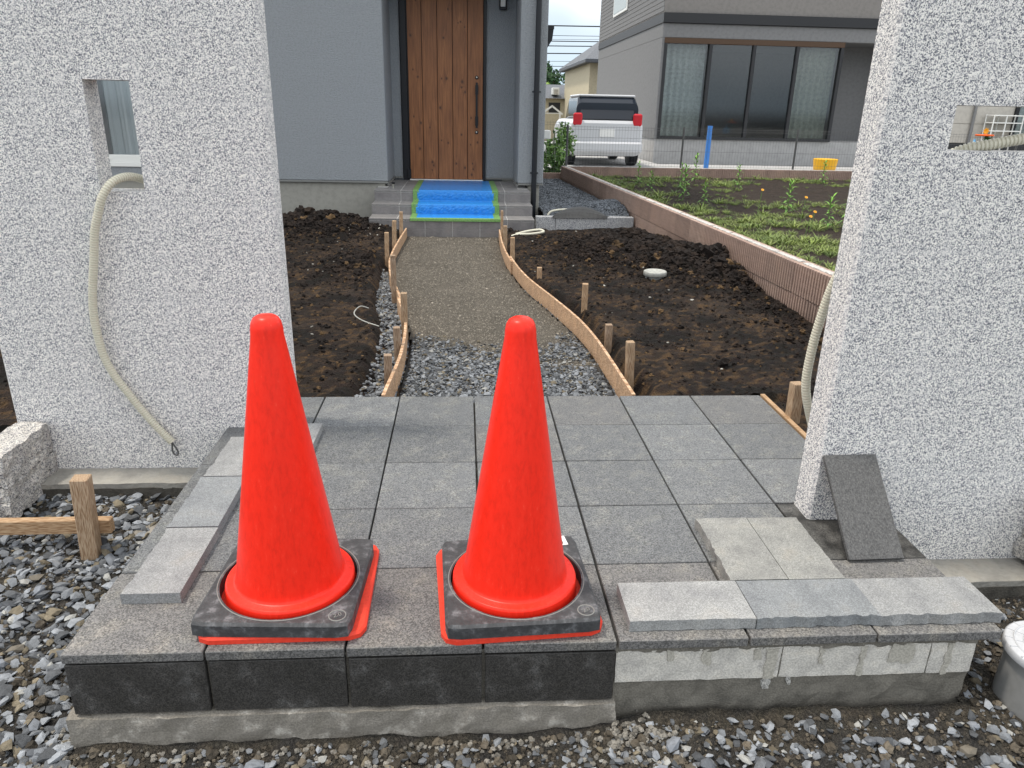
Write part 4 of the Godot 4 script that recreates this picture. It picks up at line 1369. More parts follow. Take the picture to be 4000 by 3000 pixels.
	for s in [-1.0, 1.0]:
		part(c, "tail_lamp", cbox(0.2, 0.26, 0.08, 0.03), M.lamp_red, Vector3(s * 0.665, 1.0, -0.02))
		for z in [-0.65, -2.9]:
			var wl := part(c, "wheel", lathe([Vector2(0.0, 0.1), Vector2(0.19, 0.1), Vector2(0.19, 0.1), Vector2(0.29, 0.1), Vector2(0.3, 0.07), Vector2(0.3, -0.07), Vector2(0.29, -0.1), Vector2(0.0, -0.1)], 24), M.black, Vector3(s * 0.72, 0.3, z), Basis(Vector3.FORWARD, PI / 2))
			part(wl, "rim", lathe([Vector2(0, 0.106), Vector2(0.17, 0.106), Vector2(0.185, 0.101)], 20), M.steel)
	part(c, "bumper", cbox(1.6, 0.24, 0.1, 0.04), M.car, Vector3(0, 0.42, 0.03))
	part(c, "plate", cbox(0.33, 0.16, 0.012, 0.003), M.paper, Vector3(0, 0.72, 0.008))
	# things on the slab
	var bp := thing("blue_pole", "blue pole on a round white foot behind the lot", "pole", Vector3(5.55, -0.05, -13.2))
	part(bp, "post", lathe([Vector2(0, 0.95), Vector2(0.045, 0.95), Vector2(0.045, 0.95), Vector2(0.05, 0.05)], 14), M.plain_blue)
	part(bp, "foot", lathe([Vector2(0, 0.075), Vector2(0.22, 0.06), Vector2(0.24, 0.0)], 24), M.white_frame)
	var yb := thing("yellow_tub", "yellow plastic tub on the slab near the right gate wall", "tub", Vector3(8.0, -0.05, -13.4))
	part(yb, "tub", lathe([Vector2(0, 0.36), Vector2(0.2, 0.36), Vector2(0.22, 0.38), Vector2(0.235, 0.37), Vector2(0.18, 0.0)], 20), M.plain_yellow)
	# cream house farther left, its eave against the sky
	var ch := thing("neighbour_house", "cream house with a dark eave behind the white car", "house", Vector3(6.2, 0, -32.0))
	bx(ch, "wall", Vector3(0.0, -0.4, -8.0), Vector3(1.0, 3.0, 0.0), M.cream, 0.0)
	bx(ch, "wall", Vector3(1.001, -0.4, -8.0), Vector3(7.0, 3.0, -0.02), M.far_grey, 0.0)
	bx(ch, "eave", Vector3(-0.28, 3.0, -8.4), Vector3(7.4, 3.14, 0.5), M.slate_roof, 0.01)
	var rf := MB.new()
	rf.quad(Vector3(-0.28, 3.141, 0.5), Vector3(7.4, 3.141, 0.5), Vector3(5.5, 4.5, -4.0), Vector3(1.5, 4.5, -4.0), Vector3(3, 0, -4))
	rf.quad(Vector3(-0.28, 3.141, 0.5), Vector3(1.5, 4.5, -4.0), Vector3(1.5, 4.5, -4.2), Vector3(-0.28, 3.141, -8.4), Vector3(3, 0, -4))
	part(ch, "roof", rf.mesh(), M.slate_roof)
	# small house with a dormer
	var sh := thing("neighbour_house", "small far house with a grey roof and white dormer left of the car", "house", Vector3(5.3, 0, -40.0))
	bx(sh, "wall", Vector3(-3.5, -0.4, -5.0), Vector3(1.2, 1.72, 0.0), M.cream, 0.0)
	var r2 := MB.new()
	r2.quad(Vector3(-3.8, 1.7, 0.4), Vector3(1.5, 1.7, 0.4), Vector3(1.3, 2.45, -2.4), Vector3(-3.6, 2.45, -2.4), Vector3(0, 0, -3))
	r2.quad(Vector3(-3.8, 1.7, -5.2), Vector3(1.5, 1.7, -5.2), Vector3(1.3, 2.45, -2.4), Vector3(-3.6, 2.45, -2.4), Vector3(0, 0, -2))
	r2.tri(Vector3(1.5, 1.7, 0.4), Vector3(1.5, 1.7, -5.2), Vector3(1.3, 2.45, -2.4), Vector3(0, 1, -2))
	part(sh, "roof", r2.mesh(), M.slate_roof)
	var dm := part(sh, "dormer", cbox(0.36, 0.34, 0.6, 0.02), M.white_frame, Vector3(0.42, 2.05, 0.0))
	part(dm, "louvre", cbox(0.2, 0.22, 0.02, 0.0), M.beige, Vector3(0, -0.02, 0.305))
	bx(sh, "window", Vector3(0.1, 1.0, 0.001), Vector3(0.7, 1.5, 0.04), M.far_dark, 0.0)
	var gz := thing("garden_gable", "white open gable of a garden arbour beyond the fence", "arbour", Vector3(5.3, 0.0, -37.5))
	for s in [-1.0, 1.0]:
		bx(gz, "post", Vector3(s * 0.4 - 0.04, -0.4, -0.04), Vector3(s * 0.4 + 0.04, 0.98, 0.04), M.white_frame, 0.0)
		part(gz, "rafter", cbox(0.68, 0.08, 0.06, 0.0), M.white_frame, Vector3(s * 0.26, 1.13, 0), Basis(Vector3.BACK, -s * 0.62))
	bx(gz, "beam", Vector3(-0.5, 0.96, -0.035), Vector3(0.5, 1.0, 0.035), M.white_frame, 0.0)
	# trees on the skyline
	var tl := [[5.75, -44.0, 3.3, 0.8, 0], [7.0, -46.0, 2.9, 0.9, 1], [7.75, -43.0, 3.0, 0.9, 1], [9.5, -50.0, 3.0, 1.4, 0], [5.9, -42.6, 2.4, 0.7, 2], [6.7, -42.6, 2.3, 0.7, 2]]
	var tn := ["dark tree behind the dormer house, tallest on the skyline", "round tree in the middle of the far skyline", "tree beside the cream house eave on the skyline", "far tree mostly behind the cream house", "yellow-green low tree above the dormer roof", "yellow-green low tree left of the cream house"]
	for i in 6:
		var q: Array = tl[i]
		var t := thing("tree", tn[i], "tree", Vector3(q[0], -0.45, q[1]), "trees on the far skyline")
		var h2: float = q[2]
		var tr := MB.new()
		tr.bar(Vector3.ZERO, Vector3(0, h2 * 0.8, 0), 0.09, 7)
		for k in 5:
			tr.bar(Vector3(0, h2 * (0.4 + 0.08 * k), 0), Vector3(cos(k * 2.4) * q[3] * 0.6, h2 * (0.75 + 0.06 * k), sin(k * 2.4) * q[3] * 0.6), 0.035, 5)
		part(t, "trunk", tr.mesh(), M.bark)
		var c0: Color = [Color(0.03, 0.07, 0.025), Color(0.045, 0.1, 0.03), Color(0.13, 0.2, 0.04)][q[4]]
		part(t, "crown", tree_crown(Vector3(q[3], h2 * 0.34, q[3]), 1600, 0.11, 500 + i, c0, c0 * 2.0), M.leaf, Vector3(0, h2 * 0.88, 0))
	# leafy garden plants beyond the strip
	for i in 3:
		var q: Array = [[2.62, -13.6, 0.75], [2.5, -12.6, 0.5], [3.0, -15.0, 0.9]][i]
		var t := thing("garden_plant", ["leafy climbing plant behind the mesh fence by the house", "low broad-leaved plant at the foot of the mesh fence", "tall leafy garden plant farthest behind the mesh fence"][i], "plant", Vector3(q[0], -0.3, q[1]))
		var tr := MB.new()
		tr.col = Color(0.08, 0.12, 0.04)
		tr.bar(Vector3.ZERO, Vector3(0.02, q[2] + 0.3, 0), 0.012, 5)
		part(t, "stem", tr.mesh(), M.leaf)
		part(t, "leaves", tree_crown(Vector3(0.24, q[2] * 0.6, 0.24), 420, 0.05, 520 + i, Color(0.05, 0.12, 0.03), Color(0.16, 0.28, 0.06)), M.leaf, Vector3(0, q[2] * 0.75 + 0.1, 0))
	# power lines
	var yw := [5.0, 4.62, 4.42, 4.25, 3.95, 3.62, 3.42, 4.75, 3.2, 3.05]
	for i in 10:
		var r3: float = [0.028, 0.012, 0.022, 0.024, 0.026, 0.01, 0.016, 0.008, 0.01, 0.01][i]
		var y: float = yw[i]
		var sag := 0.05 + 0.02 * i
		solo("power_line", "power line crossing the sky, number %s from the top" % ["one", "three", "four", "five", "six", "seven", "eight", "two", "nine", "ten"][i], "cable", tube([Vector3(-14, y + 0.3, 0), Vector3(-4, y - sag * 0.5, 0), Vector3(4, y - sag, 0), Vector3(14, y + 0.1, 0), Vector3(24, y + 0.5, 0)], r3, 5), M.black, Vector3(0, 0, -38.0 - 0.4 * i), "power lines")

func loft(m: MB, secs: Array, rnd: float) -> void:
	var rings := []
	var cen := []
	for s in secs:
		var ring := []
		var w: float = s[1]; var y0: float = s[2]; var y1: float = s[3]
		var r := minf(rnd, (y1 - y0) * 0.4)
		for c in [[1, 1], [-1, 1], [-1, -1], [1, -1]]:
			for k in 4:
				var base := [0.0, PI / 2, PI, PI * 1.5]
				var qi := 0 if c[0] == 1 and c[1] == 1 else 1 if c[1] == 1 else 2 if c[0] == -1 else 3
				var a: float = base[qi] + PI / 2 * k / 3.0
				ring.append(Vector3(c[0] * (w - r) + cos(a) * r, (y1 - r if c[1] == 1 else y0 + r) + sin(a) * r, s[0]))
		rings.append(ring)
		cen.append(Vector3(0, (y0 + y1) / 2, s[0]))
	for i in rings.size() - 1:
		for k in 16:
			m.quad(rings[i][k], rings[i][(k + 1) % 16], rings[i + 1][(k + 1) % 16], rings[i + 1][k], (cen[i] + cen[i + 1]) / 2)
	for e in [0, rings.size() - 1]:
		var o: Vector3 = cen[1] if e == 0 else cen[rings.size() - 2]
		for k in 16:
			m.tri(cen[e], rings[e][k], rings[e][(k + 1) % 16], o)

func form_strip(f: Array, z0: float, z1: float, side: float, hgt: float) -> ArrayMesh:
	var m := MB.new()
	var n := 90
	var th := 0.015 * side
	for i in n:
		var za := lerpf(z0, z1, float(i) / n)
		var zb := lerpf(z0, z1, float(i + 1) / n)
		var a := Vector3(smooth_x(f, za), yt(za), za)
		var b := Vector3(smooth_x(f, zb), yt(zb), zb)
		var t := Vector3(th, 0, 0)
		var d := Vector3(0, -hgt, 0)
		var c := (a + b) / 2 + t / 2 + d / 2
		m.quad(a, b, b + d, a + d, c)
		m.quad(a + t, b + t, b + t + d, a + t + d, c)
		m.quad(a, b, b + t, a + t, c)
		m.quad(a + d, b + d, b + t + d, a + t + d, c)
		if i == 0: m.quad(a, a + t, a + t + d, a + d, b)
		if i == n - 1: m.quad(b, b + t, b + t + d, b + d, a)
	return m.mesh()

func smooth_x(f: Array, z: float) -> float:
	return (curve_x(f, z - 0.12) + curve_x(f, z - 0.06) + curve_x(f, z) * 2.0 + curve_x(f, z + 0.06) + curve_x(f, z + 0.12)) / 6.0

func build_forms() -> void:
	var a := thing("form_board", "long curved wooden form board along the left side of the path", "board")
	part(a, "strip", form_strip(FL, -6.79, -3.2, -1.0, 0.11), M.board)
	part(a, "strip", form_strip(FL, -3.35, -1.52, -1.0, 0.11), M.board, Vector3(-0.0155, 0.004, 0))
	var b := thing("form_board", "long curved wooden form board along the right side of the path", "board")
	part(b, "strip", form_strip(FR, -6.75, -4.75, 1.0, 0.11), M.board)
	part(b, "strip", form_strip(FR, -5.0, -1.52, 1.0, 0.11), M.board, Vector3(0.0155, 0.003, 0))
	var c := solo("form_board", "short wooden form board along the right edge of the paving", "board", cbox(0.02, 0.08, 0.95, 0.002), M.rail, Vector3(2.142, -0.042, -1.06))
	var stakes := [
		[0.218, -6.54, 0.225, 0.094, "stake nearest the steps on the left of the path"],
		[0.216, -5.7, 0.228, 0.122, "second stake from the steps on the left of the path"],
		[0.218, -4.98, 0.226, 0.125, "third stake from the steps on the left of the path"],
		[0.4, -3.608, 0.4, 0.19, "fourth stake from the steps on the left, tallest there"],
		[0.536, -2.724, 0.536, 0.145, "fifth stake from the steps on the left of the path"],
		[0.537, -2.27, 0.533, 0.079, "round weathered stake, second from the paving on the left"],
		[0.52, -1.845, 0.528, 0.071, "weathered stake nearest the paving on the left of the path"],
		[1.284, -6.611, 1.28, 0.11, "thin stake nearest the steps on the right of the path"],
		[1.271, -5.72, 1.267, 0.083, "second stake from the steps on the right of the path"],
		[1.3, -5.079, 1.296, 0.078, "third stake from the steps on the right of the path"],
		[1.45, -4.195, 1.446, -0.003, "short stake fourth from the steps on the right"],
		[1.629, -3.159, 1.627, 0.108, "tall pale stake fifth from the steps on the right"],
		[1.654, -2.454, 1.649, 0.042, "weathered stake second from the paving on the right"],
		[1.643, -1.844, 1.626, 0.136, "stake nearest the paving on the right of the path"],
		[2.172, -1.29, 2.17, 0.136, "stake behind the short form board by the right gate wall"],
		[-0.318, -0.755, -0.301, 0.035, "weathered stake nailed to a rail in the street gravel"]]
	for i in stakes.size():
		var s: Array = stakes[i]
		var w: float = 0.036 if i < 14 else 0.045
		if i == 15: w = 0.05
		if i == 7: w = 0.026
		var base := Vector3(s[0], -0.26 if i != 15 else -0.36, s[1])
		var top := Vector3(s[2], s[3], s[1] + rng.randf_range(-0.008, 0.008))
		var d := top - base
		var o: MeshInstance3D
		var bs := Basis(Quaternion(Vector3.UP, d.normalized())) * Basis(Vector3.UP, rng.randf_range(-0.12, 0.12))
		if i == 5:
			o = solo("wooden_stake", s[4], "stake", lathe([Vector2(0.0, d.length() / 2), Vector2(0.017, d.length() / 2), Vector2(0.019, d.length() / 2 - 0.004), Vector2(0.019, -d.length() / 2), Vector2(0, -d.length() / 2)], 14), M.stake2, (base + top) / 2, "wooden stakes", bs)
		else:
			o = solo("wooden_stake", s[4], "stake", cbox(w, d.length(), w * 0.95, 0.0025), M["stake%d" % (2 if i in [6, 12, 3] else 1 if i in [4, 15, 14, 13, 8] else 0)], (base + top) / 2, "wooden stakes", bs)
	solo("wooden_rail", "horizontal wooden rail nailed behind a stake in the street gravel", "rail", cbox(0.9, 0.05, 0.028, 0.003), M.rail, Vector3(-0.703, -0.156, -0.796), "", Basis(Vector3.BACK, 0.004))

func build_soil_bits() -> void:
	var cl := clod(3)
	var items := []
	while items.size() < 16000:
		var x := rng.randf_range(-1.9, 3.1)
		var z := rng.randf_range(-7.7, -1.4)
		if x > wall_x(z) - 0.05: continue
		if x > curve_x(FL, z) - 0.14 and x < curve_x(FR, z) + 0.1: continue
		if z < -6.8 and x > -0.2: continue
		var pl := pileness(x, z)
		if rng.randf() > 0.16 + pl: continue
		var s := 0.0025 + 0.01 * pow(rng.randf(), 2.0) + pl * pow(rng.randf(), 4.0) * 0.06
		if rng.randf() < 0.01: s = rng.randf_range(0.018, 0.035)
		var c := Color(0.013, 0.009, 0.0075).lerp(Color(0.045, 0.029, 0.02), rng.randf() * rng.randf())
		if rng.randf() < 0.14 * (1.0 - pl): c = Color(0.17, 0.105, 0.05) * rng.randf_range(0.5, 1.2)
		items.append([Vector3(x, soil_y(x, z) + s * 0.2, z), Vector3(s, s * rng.randf_range(0.5, 0.9), s * rng.randf_range(0.7, 1.2)), c])
	scatter("soil_clods", "dark crumbs and clods of dug soil lying on the beds", "soil", cl, M.clods, items)
	# pale stones and scraps in the soil
	var st := stone(8, 0.75, 1.05)
	items = []
	while items.size() < 110:
		var x := rng.randf_range(-1.2, 2.9)
		var z := rng.randf_range(-7.4, -1.6)
		if rng.randf() < 0.45:
			x = rng.randf_range(-0.35, 0.2)
			z = rng.randf_range(-7.0, -6.2)
		if x > wall_x(z) - 0.08: continue
		if x > curve_x(FL, z) - 0.03 and x < curve_x(FR, z) + 0.05: continue
		if z < -6.8 and x > -0.16: continue
		var s := rng.randf_range(0.004, 0.012)
		items.append([Vector3(x, soil_y(x, z) + s * 0.2, z), Vector3(s, s * 0.6, s * 1.4), Color(0.5, 0.48, 0.43) * rng.randf_range(0.6, 1.15)])
	scatter("pale_pebbles", "pale pebbles and chips strewn over the dark soil", "pebbles", st, M.stones, items)
	# white pipe cap standing out of the soil
	var y := soil_y(2.29, -4.02)
	var cap := thing("pipe_cap", "white round pipe cap standing in the dark soil", "pipe cap", Vector3(2.295, maxf(y, -0.04), -4.03))
	part(cap, "pipe", lathe([Vector2(0.07, 0.03), Vector2(0.07, -0.1)], 28), M.grey_pvc)
	part(cap, "lid", lathe([Vector2(0, 0.042), Vector2(0.055, 0.042), Vector2(0.06, 0.05), Vector2(0.078, 0.052), Vector2(0.086, 0.047), Vector2(0.087, 0.02), Vector2(0.071, 0.018)], 30), M.white_pvc)
	solo("white_wire", "thin white wire scrap curling on the soil left of the path", "wire", tube([Vector3(0.3, -0.02, -3.02), Vector3(0.255, 0.0, -2.98), Vector3(0.24, -0.005, -2.84), Vector3(0.3, -0.012, -2.72), Vector3(0.4, -0.03, -2.66)], 0.0035, 6), M.white_pvc)
	# granite kerb, black sheet and gravel strip beside the house
	var k := thing("granite_kerb", "pale granite kerb across the strip beside the house", "kerb")
	bx(k, "kerb_stone", Vector3(1.685, -0.16, -7.1), Vector3(1.9, 0.0, -7.0), M.kerb, 0.004)
	bx(k, "kerb_stone", Vector3(1.904, -0.16, -7.1), Vector3(2.79, 0.001, -7.0), M.kerb, 0.004)
	var bsn := MB.new()
	var W := 16
	var pts := []
	for j in 7:
		for i in W + 1:
			var u := float(i) / W
			var v := float(j) / 6.0
			var xx := lerpf(1.86, 2.48, u) + 0.05 * v
			var zz := -6.985 - 0.34 * v * (0.25 + sin(PI * minf(u * 1.05, 1.0)))
			var yy := 0.008 + 0.085 * sin(PI * v) * sin(PI * pow(u, 0.9)) + 0.012 * sin(u * 9.0 + v * 3.0) * v
			pts.append(Vector3(xx, yy - (0.02 if j == 0 else 0.0), zz))
	for j in 6:
		for i in W:
			var o := j * (W + 1) + i
			bsn.quad(pts[o], pts[o + 1], pts[o + W + 2], pts[o + W + 1], pts[o] - Vector3.UP)
	solo("weed_sheet", "black weed sheet rucked up over the granite kerb", "sheet", bsn.mesh(), M.black_sheet)
	var gs := func(x: float, z: float) -> float:
		return 0.0 + 0.012 * n_mid.get_noise_2d(x * 4, z * 4) + 0.1 * bump2(x, z, 2.75, -7.75, 0.35, 0.45) - 0.03 * smoothstep(-7.4, -7.1, z)
	var gc := func(_x: float, _z: float, _y: float) -> Color: return Color(0.1, 0.107, 0.115)
	var gk := func(x: float, z: float) -> bool: return x > wall_x(z) - 0.02
	structure("gravel_strip", sheet(1.79, 2.95, -11.85, -7.1, 0.03, gs, gc, gk), M.soil)
	items = []
	while items.size() < 9000:
		var z := -7.1 - 4.7 * pow(rng.randf(), 1.3)
		var x := rng.randf_range(1.8, 2.8)
		if x > wall_x(z) - 0.03: continue
		var s := rng.randf_range(0.008, 0.017)
		items.append([Vector3(x, gs.call(x, z) + s * 0.3, z), Vector3(s, s * 0.7, s * 1.1), Color(0.17, 0.185, 0.205) * rng.randf_range(0.5, 1.5)])
	scatter("strip_gravel", "blue-grey crushed gravel filling the strip beside the house", "gravel", stone(9), M.stones, items)

func rough_slab(L: float, W: float, T: float, sd: int, edges: Array) -> ArrayMesh:
	# edges: jag depth on [front, back, left, right]
	var r := FastNoiseLite.new()
	r.seed = sd
	r.frequency = 1.0
	r.fractal_octaves = 3
	var top := []
	var bot := []
	var n := 26
	var sides := [[Vector2(-L / 2, W / 2), Vector2(L / 2, W / 2), Vector2(0, -1), edges[0]], [Vector2(L / 2, W / 2), Vector2(L / 2, -W / 2), Vector2(-1, 0), edges[3]], [Vector2(L / 2, -W / 2), Vector2(-L / 2, -W / 2), Vector2(0, 1), edges[1]], [Vector2(-L / 2, -W / 2), Vector2(-L / 2, W / 2), Vector2(1, 0), edges[2]]]
	for s in sides:
		for i in n:
			var t := float(i) / n
			var p: Vector2 = s[0].lerp(s[1], t)
			var e: float = s[3] * smoothstep(0.0, 0.08, t) * smoothstep(1.0, 0.92, t)
			var jt: float = e * (0.5 + r.get_noise_2d(p.x * 22.0 + sd, p.y * 22.0) * 0.9 + 0.35 * r.get_noise_2d(p.x * 120.0, p.y * 120.0 + sd))
			var jb: float = e * (0.35 + r.get_noise_2d(p.x * 16.0 + 50.0, p.y * 16.0 + sd) * 1.1)
			var a: Vector2 = p + s[2] * maxf(jt, 0.0)
			var b: Vector2 = p + s[2] * maxf(jb, 0.0)
			top.append(Vector3(a.x, T / 2, a.y))
			bot.append(Vector3(b.x, -T / 2, b.y))
	var m := MB.new()
	var k := top.size()
	for i in k:
		var j := (i + 1) % k
		m.tri(Vector3(0, T / 2, 0), top[i], top[j], Vector3.ZERO)
		m.tri(Vector3(0, -T / 2, 0), bot[i], bot[j], Vector3.ZERO)
		var ma: Vector3 = (top[i] + bot[i]) / 2
		var mb: Vector3 = (top[j] + bot[j]) / 2
		m.quad(top[i], top[j], mb, ma, Vector3.ZERO)
		m.quad(ma, mb, bot[j], bot[i], Vector3.ZERO)
	return m.mesh()

func build_slabs() -> void:
	var T := 0.028
	var g3 := "pale split-edge stone strips laid out on the paving"
	# left row along the wall side, running front to back
	var L := [[0.128, -0.322, 0.0, "pale stone strip at the front of the left row"], [0.124, -0.62, 0.01, "middle pale stone strip of the left row"], [0.128, -0.918, 0.0, "rear pale stone strip of the left row, by the gate wall"]]
	for i in 3:
		solo("stone_strip", L[i][3], "stone slab", rough_slab(0.292, 0.138, T, 5 + i, [0.0, 0.007, 0.0, 0.0]), M["slab%d" % [2, 1, 2][i]], Vector3(L[i][0], T / 2, L[i][1]), g3, Basis(Vector3.UP, PI / 2 + L[i][2]))
	solo("stone_strip", "pale stone strip half hidden behind the left cone", "stone slab", rough_slab(0.215, 0.14, T, 15, [0.0, 0.0, 0.0, 0.0]), M.slab2, Vector3(0.283, T / 2, -1.07), g3, Basis(Vector3.UP, PI / 2))
	# right row along the front edge and two behind it
	var R := [[1.39, -0.105, "palest stone strip, left end of the front ledge row", 0], [1.687, -0.103, "bluish stone strip in the middle of the front ledge row", 1], [1.982, -0.102, "stone strip at the right end of the front ledge row", 2]]
	for i in 3:
		solo("stone_strip", R[i][2], "stone slab", rough_slab(0.295, 0.146, T, 25 + i, [[0.004, 0.009, 0.008][i], 0.0, 0.0, 0.0]), M["slab%d" % R[i][3]], Vector3(R[i][0], T / 2 + 0.001, R[i][1]), g3)
	solo("stone_strip", "pale stone strip laid lengthwise, left of the pair behind the ledge row", "stone slab", rough_slab(0.295, 0.148, T, 35, [0.0, 0.007, 0.0, 0.0]), M.slab3, Vector3(1.601, T / 2 + 0.001, -0.328), g3, Basis(Vector3.UP, PI / 2))
	solo("stone_strip", "warm grey strip with a white scratch, right of the pair behind the ledge row", "stone slab", rough_slab(0.295, 0.146, T, 36, [0.004, 0.0, 0.0, 0.0]), M.slab3, Vector3(1.75, T / 2 + 0.001, -0.326), g3, Basis(Vector3.UP, PI / 2))
	# dark tile leaning on the right gate wall
	var b0 := Vector3(1.9655, 0.001, -0.294)
	var t0 := Vector3(1.961, 0.206, -0.507)
	var up := (t0 - b0).normalized()
	var nrm := Vector3(0, -up.z, up.y).normalized()
	nrm = Vector3.RIGHT.cross(up)
	solo("leaning_tile", "dark speckled stone tile leaning against the right gate wall", "tile", cbox(0.152, (t0 - b0).length(), 0.012, 0.001), M.tile_lean, (b0 + t0) / 2 + nrm * 0.007, "", Basis(up.cross(nrm).normalized(), up, nrm))

func rounded_plate(s: float, r: float, y0: float, y1: float, inset: float, hole: float) -> ArrayMesh:
	# square plate with rounded corners, bevelled top edge and a round hole (0 for none)
	var m := MB.new()
	var n := 64
	var rim := func(i: int, ins: float) -> Vector3:
		var a := TAU * i / n
		var d := Vector2(cos(a), sin(a))
		var h := s / 2 - ins
		var rr := maxf(r - ins, 0.002)
		# ray against the rounded square
		var t := h / maxf(absf(d.x), absf(d.y))
		var p := d * t
		var c := h - rr
		if absf(p.x) > c and absf(p.y) > c:
			var cc := Vector2(signf(d.x) * c, signf(d.y) * c)
			var bq := d.dot(cc)
			var disc := bq * bq - (cc.length_squared() - rr * rr)
			p = d * (bq + sqrt(maxf(disc, 0.0)))
		return Vector3(p.x, 0, p.y)
	for i in n:
		var a: Vector3 = rim.call(i, 0.0)
		var b: Vector3 = rim.call(i + 1, 0.0)
		var ai: Vector3 = rim.call(i, inset)
		var bi: Vector3 = rim.call(i + 1, inset)
		var Y0 := Vector3.UP * y0
		var Y1 := Vector3.UP * y1
		var Yb := Vector3.UP * (y1 - inset)
		var mid := Vector3.UP * (y0 + y1) / 2
		m.quad(a + Y0, b + Y0, b + Yb, a + Yb, mid)
		m.quad(a + Yb, b + Yb, bi + Y1, ai + Y1, mid)
		var ha := ai.normalized() * hole
		var hb := bi.normalized() * hole
		m.quad(ai + Y1, bi + Y1, hb + Y1, ha + Y1, mid)
		m.quad(a + Y0, b + Y0, hb + Y0, ha + Y0, mid)
		if hole > 0: m.quad(ha + Y0, hb + Y0, hb + Y1, ha + Y1, (ha + hb) + mid)
	return m.mesh()

func build_cones() -> void:
	var font := SystemFont.new()
	font.font_names = PackedStringArray(["Droid Sans"])
	for i in 2:
		var at: Vector3 = [Vector3(0.452, 0.0, -0.2), Vector3(0.989, 0.0, -0.188)][i]
		var c := thing("traffic_cone", ["red traffic cone, the left of the two", "red traffic cone, the right of the two, with a white sticker on its weight"][i], "traffic cone", at, "red cones on the paving", [0.01, 0.07][i])
		part(c, "base_plate", rounded_plate(0.372, 0.035, 0.0, 0.016, 0.005, 0.0), M.cone_base, Vector3([0.006, 0.001][i], 0, [-0.012, -0.01][i]))
		var prof := [Vector2(0.152, 0.012), Vector2(0.151, 0.03), Vector2(0.1495, 0.054), Vector2(0.148, 0.0585), Vector2(0.1445, 0.0605), Vector2(0.1445, 0.0605), Vector2(0.131, 0.0635), Vector2(0.127, 0.0655), Vector2(0.1245, 0.0705), Vector2(0.1225, 0.082)]
		for k in 22:
			var t := (k + 1) / 22.0
			prof.append(Vector2(lerpf(0.1225, 0.0345, t), lerpf(0.082, 0.655, t)))
		prof.append_array([Vector2(0.0335, 0.672), Vector2(0.031, 0.685), Vector2(0.026, 0.694), Vector2(0.018, 0.699), Vector2(0.008, 0.7005), Vector2(0.0, 0.701)])
		part(c, "cone_body", lathe(prof, 64), M.cone)
		# rubber weight lying over the base
		var w := thing("cone_weight", ["black square rubber weight round the left cone", "black square rubber weight round the right cone"][i], "weight", at + Vector3([-0.003, 0.004][i], 0.0165, [0.0, 0.004][i]), "rubber cone weights", [-0.05, 0.05][i])
		part(w, "plate", rounded_plate(0.352, 0.018, 0.0, 0.034, 0.006, 0.159), M.rubber)
		part(w, "inner_lip", lathe([Vector2(0.1625, 0.034), Vector2(0.1632, 0.0352), Vector2(0.1645, 0.0352), Vector2(0.1652, 0.0342)], 64), M.rubber_mark)
		var rg := part(w, "weight_mark", lathe([Vector2(0.0175, 0.0), Vector2(0.018, 0.0015), Vector2(0.0195, 0.0015), Vector2(0.02, 0.0)], 24), M.rubber_mark, Vector3(0.143, 0.034, 0.143))
		var tm := TextMesh.new()
		tm.text = "2.0"
		tm.font = font
		tm.font_size = 16
		tm.pixel_size = 0.0009
		tm.depth = 0.002
		part(rg, "mark_text", tm, M.rubber_mark, Vector3(0, 0.0008, 0), Basis(Vector3.UP, 0.5) * Basis(Vector3.RIGHT, -PI / 2))
		if i == 1:
			var sk := part(w, "sticker", cbox(0.03, 0.0012, 0.042, 0.0), M.paper, Vector3(0.135, 0.0352, -0.145), Basis(Vector3.UP, 0.1))
			for b in 9:
				part(sk, "bar_print", cbox(0.014, 0.0008, 0.0012 + 0.0008 * (b % 3), 0.0), M.print, Vector3(-0.003, 0.0009, -0.013 + b * 0.0034))
		else:
			part(c, "sticker", cbox(0.055, 0.011, 0.001, 0.0), M.paper, Vector3(0.103, 0.007, 0.1654))

